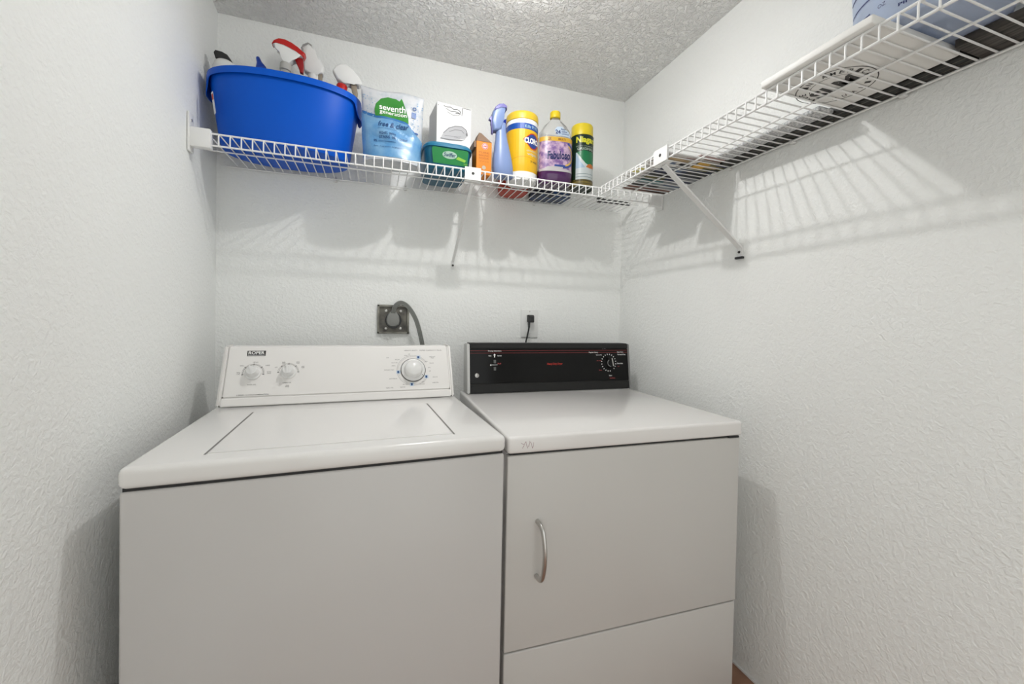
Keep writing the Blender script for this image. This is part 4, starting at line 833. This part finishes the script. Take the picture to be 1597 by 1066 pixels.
# papers and magazines
def magazine(name, label, x, y, sx, sy, z, th, rz, cover, blocks):
    t = thing(name, label, 'magazine', (x, y, z), rz, 'magazines on the right shelf')
    bm = bm_new(); add_box(bm, -sx/2, sx/2, -sy/2, sy/2, 0.0008, th-0.0008, 0); obj('pages', bm, mat('page_paper', (0.74, 0.73, 0.70), 0.7), t, smooth=False)
    bm = bm_new(); add_box(bm, -sx/2-0.001, sx/2+0.001, -sy/2-0.001, sy/2+0.001, 0, 0.0008); add_box(bm, -sx/2-0.001, sx/2+0.001, -sy/2-0.001, sy/2+0.001, th-0.0008, th); c = obj('cover', bm, cover, t, smooth=False)
    by = {}
    for (u0, v0, u1, v1, m) in blocks: by.setdefault(m.name, (m, Print()))[1].rect(u0*sx, v0*sy, u1*sx, v1*sy)
    for m, p in by.values(): p.put('cover_print', m, c, lambda u, v, l: (u, v, -l), 0.0003)
INKS = {k: mat('mag_'+k, S(*v), 0.45, var=0.15, vscale=30) for k, v in dict(black=(30, 30, 32), olive=(96, 92, 48), gold=(206, 160, 62), ochre=(176, 150, 110), slate=(92, 108, 132), grey=(150, 152, 154), brown=(112, 72, 58), pale=(206, 202, 198), rose=(178, 146, 142), navy=(44, 52, 80), lilac=(160, 140, 172), yellow=(222, 214, 120), teal=(74, 120, 124)).items()}
I = INKS
magazine('magazine', 'thin magazine with brown and black print nearest the corner on the right shelf', 1.680, -0.410, 0.215, 0.135, ZR, 0.006, 0.05, I['grey'], [(-0.5, 0.1, 0.5, 0.5, I['brown']), (-0.5, -0.1, 0.1, 0.1, I['black']), (0.1, -0.3, 0.5, -0.1, I['slate']), (-0.5, -0.5, 0.0, -0.25, I['teal']), (0.0, 0.25, 0.5, 0.4, I['black'])])
magazine('magazine', 'magazine with dark navy and black print, second from the corner on the right shelf', 1.680, -0.548, 0.220, 0.138, ZR, 0.007, -0.04, I['navy'], [(-0.5, 0.2, -0.1, 0.5, I['olive']), (-0.5, -0.1, 0.0, 0.15, I['black']), (0.05, 0.1, 0.5, 0.3, I['grey']), (0.05, -0.45, 0.5, -0.05, I['black']), (-0.35, -0.5, -0.05, -0.2, I['slate']), (-0.5, 0.15, -0.2, 0.22, I['lilac'])])
magazine('magazine', 'magazine with a gold picture on its cover, third from the corner on the right shelf', 1.728, -0.662, 0.125, 0.076, ZR, 0.006, 0.02, I['olive'], [(-0.5, -0.35, -0.1, 0.4, I['gold']), (-0.1, -0.2, 0.3, 0.1, I['ochre']), (0.2, 0.1, 0.5, 0.5, I['black']), (0.1, -0.5, 0.5, -0.25, I['navy'])])
magazine('magazine', 'beige magazine with an ochre drawing beside the wire lip of the right shelf', 1.576, -0.668, 0.165, 0.100, ZR, 0.005, -0.02, I['pale'], [(-0.45, -0.35, 0.3, 0.0, I['ochre']), (-0.4, 0.1, 0.1, 0.25, I['slate']), (0.2, 0.1, 0.45, 0.4, I['black']), (0.1, -0.4, 0.45, -0.2, I['rose'])])
magazine('magazine', 'pinkish printed sheet pad lying over the gold magazine on the right shelf', 1.690, -0.684, 0.110, 0.080, ZR+0.0066, 0.004, 0.03, I['rose'], [(-0.4, 0.1, 0.4, 0.2, I['black']), (-0.4, -0.15, 0.2, -0.08, I['black'])])
magazine('leaflet', 'pale folded leaflet with yellow edge on top of the navy magazine', 1.590, -0.520, 0.16, 0.15, ZR+0.0076, 0.010, 0.10, I['pale'], [(-0.5, -0.2, -0.35, 0.2, I['yellow'])])
